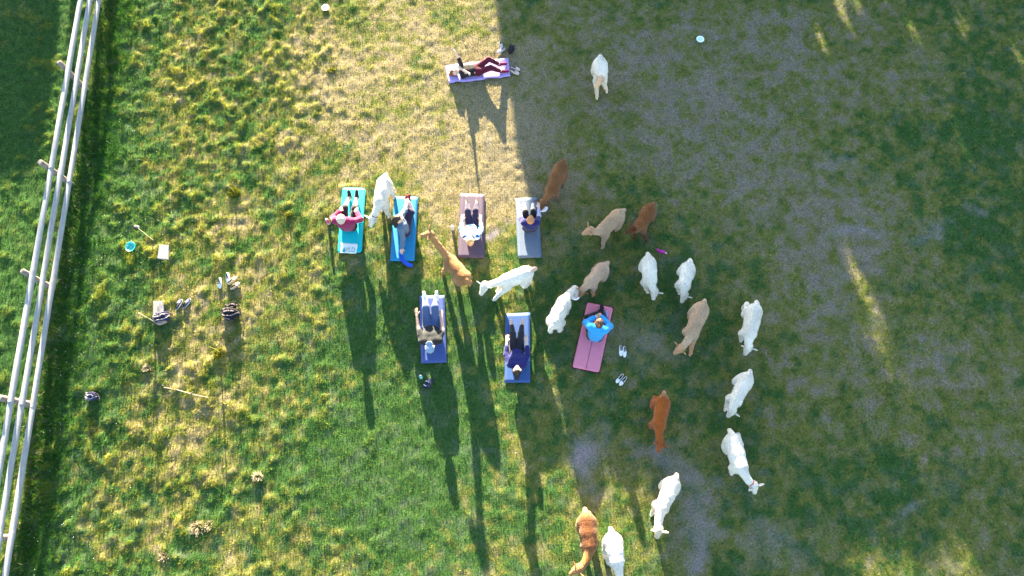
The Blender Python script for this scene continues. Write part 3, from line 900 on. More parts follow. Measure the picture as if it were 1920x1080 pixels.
class Person:
    def __init__(s, seat, fwd_px, scale=1.0, wide=1.0, z0=.05):
        """seat: pixel of the spot on the ground under the pelvis; fwd_px: pixel direction the person faces"""
        p = at(*seat); q = at(seat[0] + fwd_px[0], seat[1] + fwd_px[1])
        s.F = unit((q - p) * [1, 1, 0]); s.R = np.array([s.F[1], -s.F[0], 0]); s.U = np.array([0, 0, 1.])
        s.O = np.array([p[0], p[1], hz(p[0], p[1]) + z0 - .012]); s.s = scale; s.wd = wide
        s.ch = []; s.b = {}
    def L(s, f, r, u): return (s.F * f + s.R * r + s.U * u) * s.s
    def pose(s, lean, knees, ankles, toes, elbows, wrists, palm=None, headlean=None, face=None, pelvis=.125, twist=0, hdir=None, side=0.0):
        a = math.radians(lean)
        T = s.L(-math.sin(a), side, math.cos(a)); T = unit(T)          # spine direction
        ct, st = math.cos(twist), math.sin(twist)
        R = s.R * ct - s.F * st
        R = unit(R - T * (R @ T)); FR = np.cross(T, R) * -1            # chest front
        if FR @ s.F < 0 and lean < 70: FR = -FR
        if lean >= 70 and FR[2] < 0: FR = -FR
        sc = s.s
        J = dict(pel=s.L(0, 0, pelvis))
        J['wai'] = J['pel'] + T * .16 * sc; J['rib'] = J['pel'] + T * .32 * sc; J['sho'] = J['pel'] + T * .455 * sc
        ha = math.radians(headlean if headlean is not None else lean)
        HT = unit(s.L(-math.sin(ha), side * .6, math.cos(ha)))
        J['nec'] = J['sho'] + unit(T + HT) * .09 * sc
        J['hea'] = J['nec'] + HT * .125 * sc
        s.T, s.Rv, s.FR, s.HT = T, R, FR, HT
        hf = face if face is not None else s.F
        hf = np.array(hf, float); s.HF = unit(hf - HT * (hf @ HT)); s.HR = np.cross(s.HF, HT)
        for i, sd in enumerate((-1, 1)):
            k = 'LR'[i]
            J['sh' + k] = J['sho'] + R * sd * .165 * sc * s.wd - T * .012 * sc
            J['hip' + k] = J['pel'] + s.R * sd * .085 * sc * s.wd
            J['kn' + k] = s.L(*knees[i]); J['an' + k] = s.L(*ankles[i]); J['to' + k] = s.L(*toes[i])
            J['el' + k] = s.L(*elbows[i]); J['wr' + k] = s.L(*wrists[i])
        s.J = J; s.palm = palm
        return s
    def seg(s, names, off=0.0, t=None):
        J, c, w_ = s.J, s.s, s.wd
        out = []
        R, FR, T = s.Rv, s.FR, s.T
        def ad(a, b_, ra, rb, lo=0, hi=1, k=.03):
            a2 = a + (b_ - a) * lo; b2 = a + (b_ - a) * hi
            r2 = ra + (rb - ra) * lo; r3 = ra + (rb - ra) * hi
            out.append((a2, b2, (r2 * c) + off, (r3 * c) + off, None, k))
        for nm in names:
            lo, hi = (0, 1)
            if isinstance(nm, tuple): nm, lo, hi = nm
            k = nm[-1]
            if nm == 'torso':
                for sd in (-1, 1):
                    ad(J['pel'] + R * sd * .06 * c * w_, J['wai'] + R * sd * .045 * c * w_, .105, .098, k=.05)
                    ad(J['wai'] + R * sd * .045 * c * w_, J['rib'] + R * sd * .058 * c * w_, .098, .104, k=.05)
                    ad(J['rib'] + R * sd * .058 * c * w_, J['sho'] + R * sd * .085 * c * w_ - T * .03 * c, .104, .078, k=.05)
                ad(J['sh' + 'L'], J['sh' + 'R'], .060, .060, k=.05)
                ad(J['sho'], J['nec'], .065, .052, 0, .45, k=.04)
            elif nm == 'pelvis':
                for sd in (-1, 1): ad(J['pel'] + R * sd * .065 * c * w_, J['wai'] + R * sd * .045 * c * w_, .118, .10, 0, .7, k=.05)
            elif nm == 'neck': ad(J['sho'], J['hea'], .055, .05)
            elif nm[:4] == 'uarm': ad(J['sh' + k], J['el' + k], .055, .043, lo, hi)
            elif nm[:4] == 'farm': ad(J['el' + k], J['wr' + k], .043, .028, lo, hi)
            elif nm[:5] == 'thigh': ad(J['hip' + k], J['kn' + k], .092 * (.6 + .4 * w_), .062, lo, hi, k=.045)
            elif nm[:5] == 'shank':
                ad(J['kn' + k], J['an' + k], .060, .038, lo, hi)
            elif nm[:4] == 'foot':
                ad(J['an' + k], J['to' + k], .040, .028)
                hl = J['an' + k] - unit(J['to' + k] - J['an' + k]) * .035 * c
                ad(J['an' + k], hl, .036, .03)
        return out
    def head(s, off=0.0):
        c = s.s; h, u, f, r = s.J['hea'], s.HT, s.HF, s.HR
        out = [(h, h + u * .01, .090 * c + off, .090 * c + off, None, .02), (h - f * .02, h - f * .022 + u * .012, .086 * c + off, .088 * c + off, None, .02),
               (h + f * .025 * c - u * .03 * c, h + f * .04 * c - u * .09 * c, .062 * c, .042 * c, None, .03)]
        out.append((h + f * .088 * c - u * .015 * c, h + f * .104 * c - u * .045 * c, .012 * c, .015 * c, None, .012))
        for sd in (-1, 1): out.append((h + r * sd * .088 * c - u * .02 * c, h + r * sd * .092 * c - u * .045 * c, .018 * c, .014 * c, None, .01))
        return out
    def build(s, label, skin=None):
        skin = skin or M_SKIN
        al = ['torso', 'pelvis', 'neck'] + [n + k for k in 'LR' for n in ('uarm', 'farm', 'thigh', 'shank', 'foot')]
        V, Q, _ = sdf_mesh(s.seg(al) + s.head(), .0125, .03)
        Vs, Qs = [V], [Q]; nb = len(V)
        for i, k in enumerate('LR'):
            d_ = unit(s.J['wr' + k] - s.J['el' + k])
            if s.palm and s.palm[i].get('d') is not None: d_ = unit(s.L(*s.palm[i]['d']))
            n_ = s.L(*(s.palm[i]['n'] if s.palm else (0, 0, 1)))
            Vh, Qh = hand_mesh(s.J['wr' + k] - d_ * .012, d_, n_, 1.0 * s.s, (s.palm[i].get('curl', .35) if s.palm else .35))
            if i == 0:      # mirror for the left so that the thumb lies on the inside
                sd = np.cross(unit(n_ - d_ * (n_ @ d_)), d_)
                Vh = Vh - 2 * ((Vh - s.J['wr' + k]) @ sd)[:, None] * sd; Qh = Qh[:, ::-1]
            Vs.append(Vh); Qs.append(Qh + nb); nb += len(Vh)
        o = mesh_np('person', np.concatenate(Vs), np.concatenate(Qs), 4, skin)
        o.location = s.O
        tag(o, label, 'person', 'people doing yoga on the mats')
        s.o = o
        h, u, f, r, c = s.J['hea'], s.HT, s.HF, s.HR, s.s
        for sd in (-1, 1): ball_part('eye', h + f * .083 * c + r * sd * .034 * c - u * .004 * c, .011 * c, M_EYE, o)
        MB().tube([h + f * .083 * c - u * .072 * c + r * t * .024 * c - f * abs(t) * .006 for t in (-1, -.5, 0, .5, 1)], [.003, .006, .007, .006, .003], 6).build('mouth', M_LIPS, o)
        return s
    def wear(s, name, segs, mat, off=.012, extra=[], label=None, vox=.0125, noise=.012, k=.03):
        V, Q, _ = sdf_mesh(s.seg(segs, off) + list(extra), vox, k)
        N = vnormals(V, Q)
        nz = fbm(V[:, 0] + V[:, 2] * .6, V[:, 1] * 1.0 + V[:, 2] * .8, .085, 3, 400) - .5
        V = V + N * (nz * noise)[:, None]
        o = mesh_np(name, V, Q, 4, mat, s.o)
        if label: o['label'] = label
        return o
    def lump(s, name, prims, mat, vox=.009, k=.02, noise=.008, label=None):
        c = s.s; h, u, f, r = s.J['hea'], s.HT, s.HF, s.HR
        pr = []
        for (a, b_, ra, rb) in prims:
            A = h + f * a[0] * c + r * a[1] * c + u * a[2] * c; B = h + f * b_[0] * c + r * b_[1] * c + u * b_[2] * c
            pr.append((A, B, ra * c, rb * c))
        V, Q, _ = sdf_mesh(pr, vox, k)
        N = vnormals(V, Q)
        nz = fbm(V[:, 0] * 2 + V[:, 2], V[:, 1] + V[:, 2], .04, 2, 410) - .5
        V = V + N * (nz * noise)[:, None]
        o = mesh_np(name, V, Q, 4, mat, s.o)
        if label: o['label'] = label
        return o

HAIR_CAP = [((-.02, 0, .035), (-.03, 0, .02), .094, .096), ((-.035, 0, -.02), (-.045, 0, -.05), .085, .062), ((.03, 0, .055), (-.02, 0, .05), .062, .075)]
BLACKC = cloth('black_leggings', (.018, .016, .022)); MAROON = cloth('maroon_knit', (.20, .014, .07)); NAVYC = cloth('navy_knit', (.011, .013, .095))
SKYB = cloth('sky_blue_fleece', (.03, .28, .62)); WHITEC = cloth('white_sock', (.72, .70, .68)); PLUM = cloth('plum_leggings', (.075, .006, .022))
GREYTEE = cloth('grey_tee', (.014, .017, .02)); JEAN = cloth('blue_jeans', (.05, .08, .18)); DENIM = cloth('slate_top', (.075, .125, .21)); BLACKT = cloth('black_top', (.014, .013, .016))
PINKS = cloth('plum_sock', (.16, .012, .05)); NAVYT = cloth('navy_trousers', (.022, .018, .05)); GREYSL = cloth('lilac_sleeve', (.36, .34, .48))
H_BLOND = mat_plain('blond_hair', (.50, .33, .17), .6, .3, 50, .6, 90); H_GREY = mat_plain('ash_hair', (.52, .42, .33), .6, .3, 50, .6, 90); H_DARK = mat_plain('dark_hair', (.022, .014, .010), .5, .3, 50, .6, 90)
H_RED = mat_plain('auburn_hair', (.20, .06, .025), .55, .3, 50, .6, 90); H_BROWN = mat_plain('brown_hair', (.09, .04, .02), .55, .3, 50, .6, 90); H_GING = mat_plain('ginger_hair', (.38, .17, .07), .55, .3, 50, .6, 90)
dn = dict(n=(0, 0, 1)); 

# 1 maroon top, turquoise mat
p = Person((656, 429), (11, -72), 1.04, 1.22)
p.pose(9, [(.42, -.12, .24), (.42, .12, .24)], [(.80, -.09, .09), (.80, .09, .10)], [(.89, -.10, .20), (.90, .10, .22)],
       [(.09, -.33, .36), (.09, .33, .36)], [(.30, -.20, .31), (.30, .20, .31)], [dict(n=(0, 0, 1), d=(1, .25, -.1)), dict(n=(0, 0, 1), d=(1, -.25, -.1))], headlean=14)
p.build('seated person in a maroon top and black shorts on the turquoise mat', M_SKIN2)
p.wear('sweater', ['torso', 'uarmL', 'uarmR', ('farmL', 0, .85), ('farmR', 0, .85)], MAROON, .028)
p.wear('shorts', ['pelvis', 'thighL', 'thighR', ('shankL', 0, .08), ('shankR', 0, .08)], BLACKC)
for k in 'LR': p.wear('shoe', ['foot' + k], BLACKT, .012)
p.lump('hair', HAIR_CAP + [((-.09, 0, .02), (-.10, 0, .0), .035, .03)], H_GREY)
V, Q, _ = sdf_mesh([(p.J['hea'] + p.HR * .1 * math.cos(a) - p.HF * .0 + (p.HF * math.sin(a)) * .098 + p.HT * .045, p.J['hea'] + p.HR * .1 * math.cos(a + .4) + p.HF * math.sin(a + .4) * .098 + p.HT * .045, .013, .013) for a in np.arange(0, 6.28, .4)], .007, .01)
mesh_np('headband', V, Q, 4, cloth('pale_band', (.6, .52, .50)), p.o)

# 2 dark long hair, propped on one hand, bright blue mat
p = Person((761, 436), (70, -12), 1.0, .95)
p.pose(6, [(.16, -.44, .26), (.24, -.40, .22)], [(.14, -.80, .10), (.20, -.80, .10)], [(.17, -.93, .13), (.23, -.93, .13)],
       [(.10, -.38, .42), (-.06, .31, .32)], [(.15, -.62, .32), (-.14, .46, .075)], [dict(n=(0, 0, 1), d=(.2, -1, -.1)), dict(n=(0, 0, 1), d=(-.3, 1, -.05), curl=.05)], headlean=8)
p.build('person with long dark hair twisting on the bright blue mat, one hand behind', M_SKIN2)
p.wear('top', ['torso', 'uarmL', 'uarmR', ('farmL', 0, .7), ('farmR', 0, .9)], DENIM, .018)
p.wear('leggings', ['pelvis', 'thighL', 'thighR', ('shankL', 0, .75), ('shankR', 0, .75)], NAVYT)
for k in 'LR': p.wear('shoe', ['foot' + k], cloth('dark_red_shoe', (.12, .015, .02)), .012)
p.lump('hair', HAIR_CAP + [((-.09, 0, 0), (-.14, .02, -.12), .06, .06), ((-.06, -.05, -.02), (-.12, -.07, -.20), .05, .045), ((-.06, .06, -.02), (-.13, .07, -.22), .05, .04)], H_DARK)

# 3 tie-dye shirt, half reclined
def half_roll(seat, fwd, lean, sc, wd, armz=.30, armr=.23, kz=.33, ank=(.70, .17), legr=(.10, .13), reach=.36, hl=None):
    p = Person(seat, fwd, sc, wd)
    p.pose(lean, [(.36, -legr[0], kz), (.36, legr[0], kz)], [(ank[0], -legr[1], ank[1]), (ank[0], legr[1], ank[1])], [(ank[0] + .07, -legr[1] - .01, ank[1] + .12), (ank[0] + .07, legr[1] + .01, ank[1] + .12)],
           [(-.14, -armr - .02, armz - .02), (-.14, armr + .02, armz - .02)], [(reach - .25, -armr, armz), (reach - .25, armr, armz)],
           [dict(n=(0, -.4, 1), curl=.1), dict(n=(0, .4, 1), curl=.1)], headlean=hl if hl is not None else lean - 12)
    return p
p = half_roll((885, 430), (2, -72), 58, .98, .92, armr=.235)
p.build('person in a white and blue tie-dye shirt leaning back on the purple-grey mat', M_SKIN2)
mt, t_, bs = new_mat('tie_dye')
tc = t_.nodes.new('ShaderNodeTexCoord'); n1 = t_.nodes.new('ShaderNodeTexNoise'); n1.inputs['Scale'].default_value = 9; n1.inputs['Detail'].default_value = 2
t_.links.new(tc.outputs['Object'], n1.inputs[0])
cr = t_.nodes.new('ShaderNodeValToRGB'); cr.color_ramp.elements[0].position = .36; cr.color_ramp.elements[0].color = (.02, .03, .22, 1); cr.color_ramp.elements[1].position = .44; cr.color_ramp.elements[1].color = (.02, .30, .50, 1)
e = cr.color_ramp.elements.new(.49); e.color = (.66, .70, .76, 1); e = cr.color_ramp.elements.new(.60); e.color = (.70, .72, .76, 1)
t_.links.new(n1.outputs[0], cr.inputs[0]); t_.links.new(cr.outputs[0], bs.inputs['Base Color']); bs.inputs['Roughness'].default_value = .9
p.wear('shirt', ['torso', 'uarmL', 'uarmR', ('farmL', 0, .55), ('farmR', 0, .55)], mt, .018)
p.wear('leggings', ['pelvis', 'thighL', 'thighR', ('shankL', 0, .6), ('shankR', 0, .6)], NAVYT)
p.lump('hair', HAIR_CAP + [((-.10, 0, .02), (-.12, 0, .01), .04, .035)], H_BLOND)

# 4 navy top, slate mat
p = Person((993, 430), (-2, -72), .98, .98)
p.pose(10, [(.30, -.11, .40), (.30, .09, .40)], [(.52, -.13, .12), (.52, .10, .12)], [(.68, -.13, .07), (.68, .10, .07)],
       [(.16, -.25, .40), (.16, .23, .40)], [(.40, -.28, .42), (.40, .23, .42)], [dict(n=(0, -.3, 1), curl=.1), dict(n=(0, .3, 1), curl=.1)], headlean=4)
p.build('person in a navy top with arms held forward on the slate mat', M_SKIN2)
p.wear('sweater', ['torso', ('uarmL', 0, .7), ('uarmR', 0, .7)], NAVYC, .02)
for k in 'LR': p.wear('sleeve', [('uarm' + k, .55, 1), ('farm' + k, 0, .9)], GREYSL, .012)
p.wear('shorts', ['pelvis', 'thighL', 'thighR'], BLACKC)
for k in 'LR': p.wear('sock', ['foot' + k, ('shank' + k, .7, 1)], WHITEC, .008)
p.lump('hair', HAIR_CAP + [((-.06, 0, .08), (-.08, 0, .09), .05, .045)], H_GING)

# 5 cap and jeans, navy mat
p = half_roll((811, 616), (0, -72), 60, 1.08, 1.08, armr=.235, kz=.42, ank=(.62, .32), armz=.30, reach=.42)
p.J['wrL'] = p.L(.20, -.30, .38); p.J['elL'] = p.L(-.08, -.27, .32)
p.build('person in a grey tee, jeans and a cap leaning back on the navy mat')
p.wear('tee', ['torso', ('uarmL', 0, .75), ('uarmR', 0, .75)], GREYTEE, .02)
p.wear('jeans', ['pelvis', 'thighL', 'thighR', ('shankL', 0, .35), ('shankR', 0, .35)], JEAN, .016)
for k in 'LR': p.wear('sock', ['foot' + k, ('shank' + k, .4, 1)], WHITEC, .008)
p.lump('hair', [HAIR_CAP[1]], H_BROWN)
CAPM = cloth('grey_blue_cap', (.20, .27, .38))
cp = p.lump('cap', [((-.01, 0, .04), (-.02, 0, .03), .100, .102)], CAPM, noise=.003)
c_, h_ = p.s, p.J['hea']
br = MB(); pts = []
for zz in (.006, -.004):
    for q in range(9):
        a = math.pi * (q / 8 - .5)
        pts.append(h_ + p.HF * (.075 + .095 * math.cos(a)) * c_ + p.HR * .085 * math.sin(a) * c_ + p.HT * (.045 + zz - .02 * math.cos(a)) * c_)
br.add(pts, [tuple(range(9)), tuple(range(17, 8, -1))] + [(i, 9 + i, 10 + i, i + 1) for i in range(8)] + [(8, 17, 9, 0)])
br.build('brim', CAPM, cp)

# 6 dark hair bun, dark blue mat
p = half_roll((969, 660), (0, -72), 62, .98, .95, armr=.235, kz=.36, ank=(.64, .24), reach=.44)
p.build('person in navy with a dark hair bun leaning back on the dark blue mat', M_SKIN2)
p.wear('sweater', ['torso', 'uarmL', 'uarmR', ('farmL', 0, .55), ('farmR', 0, .55)], NAVYC, .022)
p.wear('leggings', ['pelvis', 'thighL', 'thighR', ('shankL', 0, .7), ('shankR', 0, .7)], BLACKC)
p.lump('hair', HAIR_CAP + [((-.12, 0, .09), (-.14, 0, .10), .052, .05)], H_DARK)

# 7 blue fleece, pink mat
p = Person((1114, 633), (14, -70), 1.0, 1.06)
p.pose(-8, [(.36, -.27, .26), (.38, .17, .26)], [(.60, -.02, .10), (.64, .06, .08)], [(.74, .05, .10), (.78, .02, .07)],
       [(.20, -.29, .36), (.24, .29, .38)], [(.40, -.10, .30), (.46, .05, .30)], [dict(n=(0, -.2, 1), curl=1.2), dict(n=(0, .2, 1), curl=1.2)], headlean=-22)
p.build('person in a sky blue fleece sitting with ankles crossed on the pink mat', M_SKIN2)
p.wear('fleece', ['torso', 'uarmL', 'uarmR', ('farmL', 0, .9), ('farmR', 0, .9)], SKYB, .030, noise=.02)
p.wear('leggings', ['pelvis', 'thighL', 'thighR', ('shankL', 0, .85), ('shankR', 0, .85)], BLACKC)
for k in 'LR': p.wear('shoe', ['foot' + k], BLACKT, .012)
p.lump('hair', HAIR_CAP + [((-.10, 0, .03), (-.12, .02, .03), .055, .05)], H_BROWN, noise=.02)

# 8 lying on the lavender mat
p = Person((897, 137), (66, -8), .98, .92)
p.pose(90, [(.32, -.11, .36), (.34, .11, .27)], [(.62, -.11, .08), (.64, .13, .08)], [(.80, -.12, .06), (.82, .14, .06)],
       [(-.50, -.22, .40), (-.28, .20, .22)], [(-.58, -.26, .64), (-.46, .06, .30)], [dict(n=(1, 0, 0), curl=.15), dict(n=(0, 0, 1), curl=.3)], headlean=84, face=np.array([0, 0, 1.]), pelvis=.11)
p.build('person lying on the lavender mat with one arm raised and knees bent', M_SKIN2)
p.wear('top', ['torso', 'uarmL', ('uarmR', 0, .9)], BLACKT, .016)
p.wear('leggings', ['pelvis', 'thighL', 'thighR', ('shankL', 0, .8), ('shankR', 0, .8)], PLUM)
for k in 'LR': p.wear('sock', ['foot' + k], PINKS, .008)
p.lump('hair', HAIR_CAP + [((-.06, -.02, .08), (-.10, 0, .12), .05, .04)], H_RED)

# ------------------------------------------------------------------ bottles, bowls, shoes, bags, stakes
def lying(o, axis_px_from, axis_px_to, r, z0=0.0):
    a, b_ = on(*axis_px_from), on(*axis_px_to)
    d_ = (b_ - a) * [1, 1, 0]
    o.location = (a[0], a[1], (a[2] + b_[2]) / 2 + r + .015 + z0)
    o.rotation_euler = (0, math.pi / 2, math.atan2(d_[1], d_[0]))

def bottle(label, body_c, cap_c, hgt=.25, r=.036, band=None, rough_=.3):
    root = empty('water_bottle'); tag(root, label, 'bottle', 'water bottles on the grass')
    MB().lathe([(r * .9, 0), (r, .008), (r, hgt * .36), (r * .93, hgt * .42), (r * .93, hgt * .5), (r, hgt * .56), (r, hgt * .74), (r * .86, hgt * .82), (r * .55, hgt * .87), (r * .55, hgt * .89)], 18).build('body', mat_plain('bottle_body', body_c, rough_, .1, 20, 0, spec=.5), root)
    cap = MB().lathe([(r * .62, hgt * .885), (r * .64, hgt * .90), (r * .62, hgt * .985), (r * .5, hgt)], 16).build('lid', mat_plain('bottle_lid', cap_c, .4, .1, 20, 0), root)
    MB().tube([(r * .60, 0, hgt * .93), (r * 1.15, 0, hgt * .97), (r * .9, 0, hgt * 1.04), (0, 0, hgt * 1.045)], .005, 6).build('loop', cap.data.materials[0], root)
    if band: MB().lathe([(r * 1.012, hgt * .12), (r * 1.02, hgt * .125), (r * 1.02, hgt * .33), (r * 1.012, hgt * .335)], 18, caps=(False, False)).build('print_band', mat_plain('bottle_print', band, .5, .1, 30, 0), root)
    return root
o = bottle('pink water bottle standing on the grass left of the turquoise mat', (.55, .10, .22), (.62, .35, .38), .30, .042, (.66, .45, .45)); o.location = on(617, 420)
o = bottle('pale lilac water bottle standing left of the purple-grey mat', (.62, .58, .66), (.40, .38, .44), .21, .040); o.location = on(849, 430)
o = bottle('mint green water bottle standing below the navy mat', (.16, .50, .46), (.13, .20, .24), .23, .038, (.55, .72, .70)); o.location = on(790, 708)
o = bottle('magenta water bottle lying on its side above the white alpacas', (.42, .015, .30), (.62, .52, .60), .25, .036, (.30, .01, .24)); lying(o, (1231, 470), (1248, 476), .036)
o = bottle('clear lavender water bottle lying on the pink mat', (.30, .28, .55), (.38, .40, .66), .24, .036, (.12, .12, .42)); lying(o, (1137, 603), (1136, 577), .036, .045)

def bowl(px, py, label, r, h, c, group='feeding bowls for the alpacas', tilt=(0, 0), rough_=.35):
    root = empty('bowl', on(px, py, .018)); root.rotation_euler = (tilt[0], tilt[1], 0)
    tag(root, label, 'bowl', group)
    m = mat_plain('bowl_enamel', c, rough_, .08, 12, .05, spec=.5)
    MB().lathe([(r * .62, 0), (r * .74, h * .25), (r * .93, h * .85), (r, h), (r * .985, h + .004), (r * .90, h * .88), (r * .68, h * .28), (r * .5, h * .14)], 28).build('basin', m, root)
    MB().tube([(r * 1.0 * math.cos(a), r * 1.0 * math.sin(a), h) for a in np.linspace(0, 2 * math.pi, 29)], .006, 6, False).build('rolled_rim', m, root)
    return root
bowl(611, 17, 'white bowl on the sunlit grass at the top edge', .105, .045, (.78, .78, .80))
bowl(1312, 76, 'pale blue-white bowl in the shade near the top right', .105, .045, (.62, .74, .80))
bowl(1018, 392, 'white bowl the brown alpaca is eating from', .115, .055, (.72, .72, .76))
bowl(1078, 556, 'white bowl shared by the two alpacas above the pink mat', .115, .055, (.70, .72, .76))
pl_ = bowl(247, 464, 'teal dished plate with dark specks lying on the tussocky grass', .125, .05, (.03, .46, .42), 'loose things left on the grass', (.06, -.05))
for k in range(7):
    a = k * 2.4; rr_ = .03 + .009 * k
    ball_part('speck', (rr_ * math.cos(a), rr_ * math.sin(a), .013 + .01 * max(0, rr_ - .06) / .03), .0075, mat_plain('dark_speck', (.02, .03, .03), .8, 0, 5, 0) if k == 0 else bpy.data.materials['dark_speck'], pl_)

SHOEM = {}
def sm_(name, c):
    if (name, c) not in SHOEM: SHOEM[(name, c)] = mat_plain(name, c, .75, .12, 30, .3, 80)
    return SHOEM[(name, c)]
def outline(w0, L, k=20, grow=0.0):
    pts = []
    for i in range(k):
        a = 2 * math.pi * i / k
        xx = math.cos(a) * L / 2
        t = xx / L + .5
        hw = w0 * (.78 + .28 * sstep(.3, .75, t) - .10 * sstep(.85, 1., t))
        pts.append((xx + grow * math.cos(a), math.sin(a) * (hw + grow) + .004 * math.sin(3 * a)))
    return pts
def shoe(px0, px1, label, up_c, sole_c, open_c, group, strap=None, sandal=False, z0=0.0, laces=None):
    """px0: heel, px1: toe"""
    a, b_ = on(*px0), on(*px1)
    d_ = b_ - a
    root = empty('sandal' if sandal else 'shoe', ((a[0] + b_[0]) / 2, (a[1] + b_[1]) / 2, max(a[2], b_[2]) + .028 + z0), math.atan2(d_[1], d_[0]))
    tag(root, label, 'sandal' if sandal else 'shoe', group)
    L, W = .265, .045
    k = 20
    def ring(pts, z): return [(p[0], p[1], z) for p in pts]
    o0 = outline(W, L, k, .004); o1 = outline(W, L, k, .002)
    mbs = MB(); mbs.add(ring(o0, -.012) + ring(o0, .016), [tuple(range(k - 1, -1, -1)), tuple(range(k, 2 * k))] + [(i, (i + 1) % k, k + (i + 1) % k, k + i) for i in range(k)])
    mbs.build('sole', sm_('shoe_sole', sole_c), root)
    if sandal:
        MB().tube([(.02, -.046, .016), (.035, -.03, .042), (.05, 0, .050), (.035, .03, .042), (.02, .046, .016)], .011, 6).build('strap', sm_('shoe_strap', up_c), root)
        MB().tube([(-.06, -.04, .016), (-.07, -.02, .050), (-.07, .02, .050), (-.06, .04, .016)], .010, 6).build('strap', sm_('shoe_strap', up_c), root)
        MB().add([(p[0] * .86, p[1] * .82, .0195) for p in o1], [tuple(range(k))]).build('footbed', sm_('shoe_inside', open_c), root)
        return root
    lv = [(.017, 1.0, 0, .0), (.035, .99, 0, .0), (.055, .86, -.008, .0), (.070, .62, -.030, .0), (.078, .48, -.045, 0)]
    vs_ = []
    for (z_, sc, dx, _) in lv:
        for p in o1:
            t = p[0] / L + .5
            zz_ = z_ if t < .55 else .017 + (z_ - .017) * (1 - .45 * (t - .55) / .45)
            vs_.append((p[0] * sc + dx, p[1] * (sc ** .8), zz_))
    fs = [(j * k + i, j * k + (i + 1) % k, (j + 1) * k + (i + 1) % k, (j + 1) * k + i) for j in range(len(lv) - 1) for i in range(k)]
    MB().add(vs_, fs).build('upper', sm_('shoe_upper', up_c), root)
    top = vs_[-k:]
    cx_ = sum(p[0] for p in top) / k
    MB().add([((p[0] - cx_) * .98 + cx_, p[1] * .98, p[2] - .012) for p in top], [tuple(range(k))]).build('opening', sm_('shoe_inside', open_c), root)
    if strap: MB().tube([(.03, -.044, .030), (.025, -.025, .066), (.025, 0, .074), (.025, .025, .066), (.03, .044, .030)], .009, 6).build('strap', sm_('shoe_strap', strap), root)
    if laces:
        for q in range(3): MB().tube([(.012 + q * .024, -.022, .073 - q * .006), (.018 + q * .024, 0, .079 - q * .007), (.012 + q * .024, .022, .073 - q * .006)], .004, 5).build('lace', sm_('shoe_lace', laces), root)
    return root
WHT, BLK = (.66, .68, .70), (.02, .02, .025)
G = 'shoes taken off and left on the grass'
shoe((1163, 649), (1164, 667), 'left of two all-white slip-ons beside the pink mat', WHT, (.75, .75, .75), (.10, .11, .16), G)
shoe((1170, 651), (1171, 669), 'right of two all-white slip-ons beside the pink mat', WHT, (.75, .75, .75), (.10, .11, .16), G)
shoe((1167, 703), (1156, 717), 'upper left of two white shoes with black insides below the pink mat', WHT, (.78, .78, .78), BLK, G, strap=BLK)
shoe((1174, 708), (1162, 722), 'lower right of two white shoes with black insides below the pink mat', WHT, (.78, .78, .78), BLK, G, strap=BLK)
shoe((795, 727), (806, 711), 'navy sandal with a white strap nearest the mint bottle', (.45, .45, .52), (.02, .022, .06), (.02, .022, .05), G, sandal=True)
shoe((802, 727), (811, 712), 'navy sandal lying half under its pair below the navy mat', (.04, .04, .10), (.02, .022, .06), (.02, .022, .05), G, sandal=True)
shoe((333, 579), (341, 563), 'left navy sneaker with white sole beside the dark bag', (.03, .03, .10), (.75, .75, .74), BLK, G, laces=WHT)
shoe((346, 577), (357, 562), 'right navy sneaker with white sole beside the dark bag', (.03, .03, .10), (.75, .75, .74), BLK, G, laces=WHT)
shoe((414, 523), (413, 541), 'left pale blue-white shoe with a black strap above the backpack', (.52, .62, .72), (.75, .77, .78), (.12, .10, .12), G, strap=BLK)
shoe((428, 513), (429, 531), 'right pale blue-white shoe with a black strap above the backpack', (.52, .62, .72), (.75, .77, .78), (.12, .10, .12), G, strap=BLK)
shoe((429, 534), (444, 521), 'upper beige shoe with a dark lining near the backpack', (.50, .40, .31), (.58, .48, .38), (.05, .03, .03), G, strap=(.06, .04, .04))
shoe((434, 543), (450, 532), 'lower beige shoe with a dark lining near the backpack', (.50, .40, .31), (.58, .48, .38), (.05, .03, .03), G, strap=(.06, .04, .04))
shoe((957, 128), (975, 133), 'upper beige slip-on beside the end of the lavender mat', (.48, .38, .36), (.60, .50, .46), (.06, .04, .05), G)
shoe((957, 134), (973, 140), 'lower beige slip-on beside the end of the lavender mat', (.48, .38, .36), (.60, .50, .46), (.06, .04, .05), G)
shoe((946, 93), (934, 100), 'grey and white sneaker above the lavender mat', (.42, .45, .55), (.72, .72, .74), (.06, .06, .10), G, laces=WHT)
shoe((937, 80), (942, 93), 'grey and white sneaker tipped behind its pair above the lavender mat', (.36, .38, .46), (.70, .70, .74), (.06, .06, .10), G, laces=WHT)

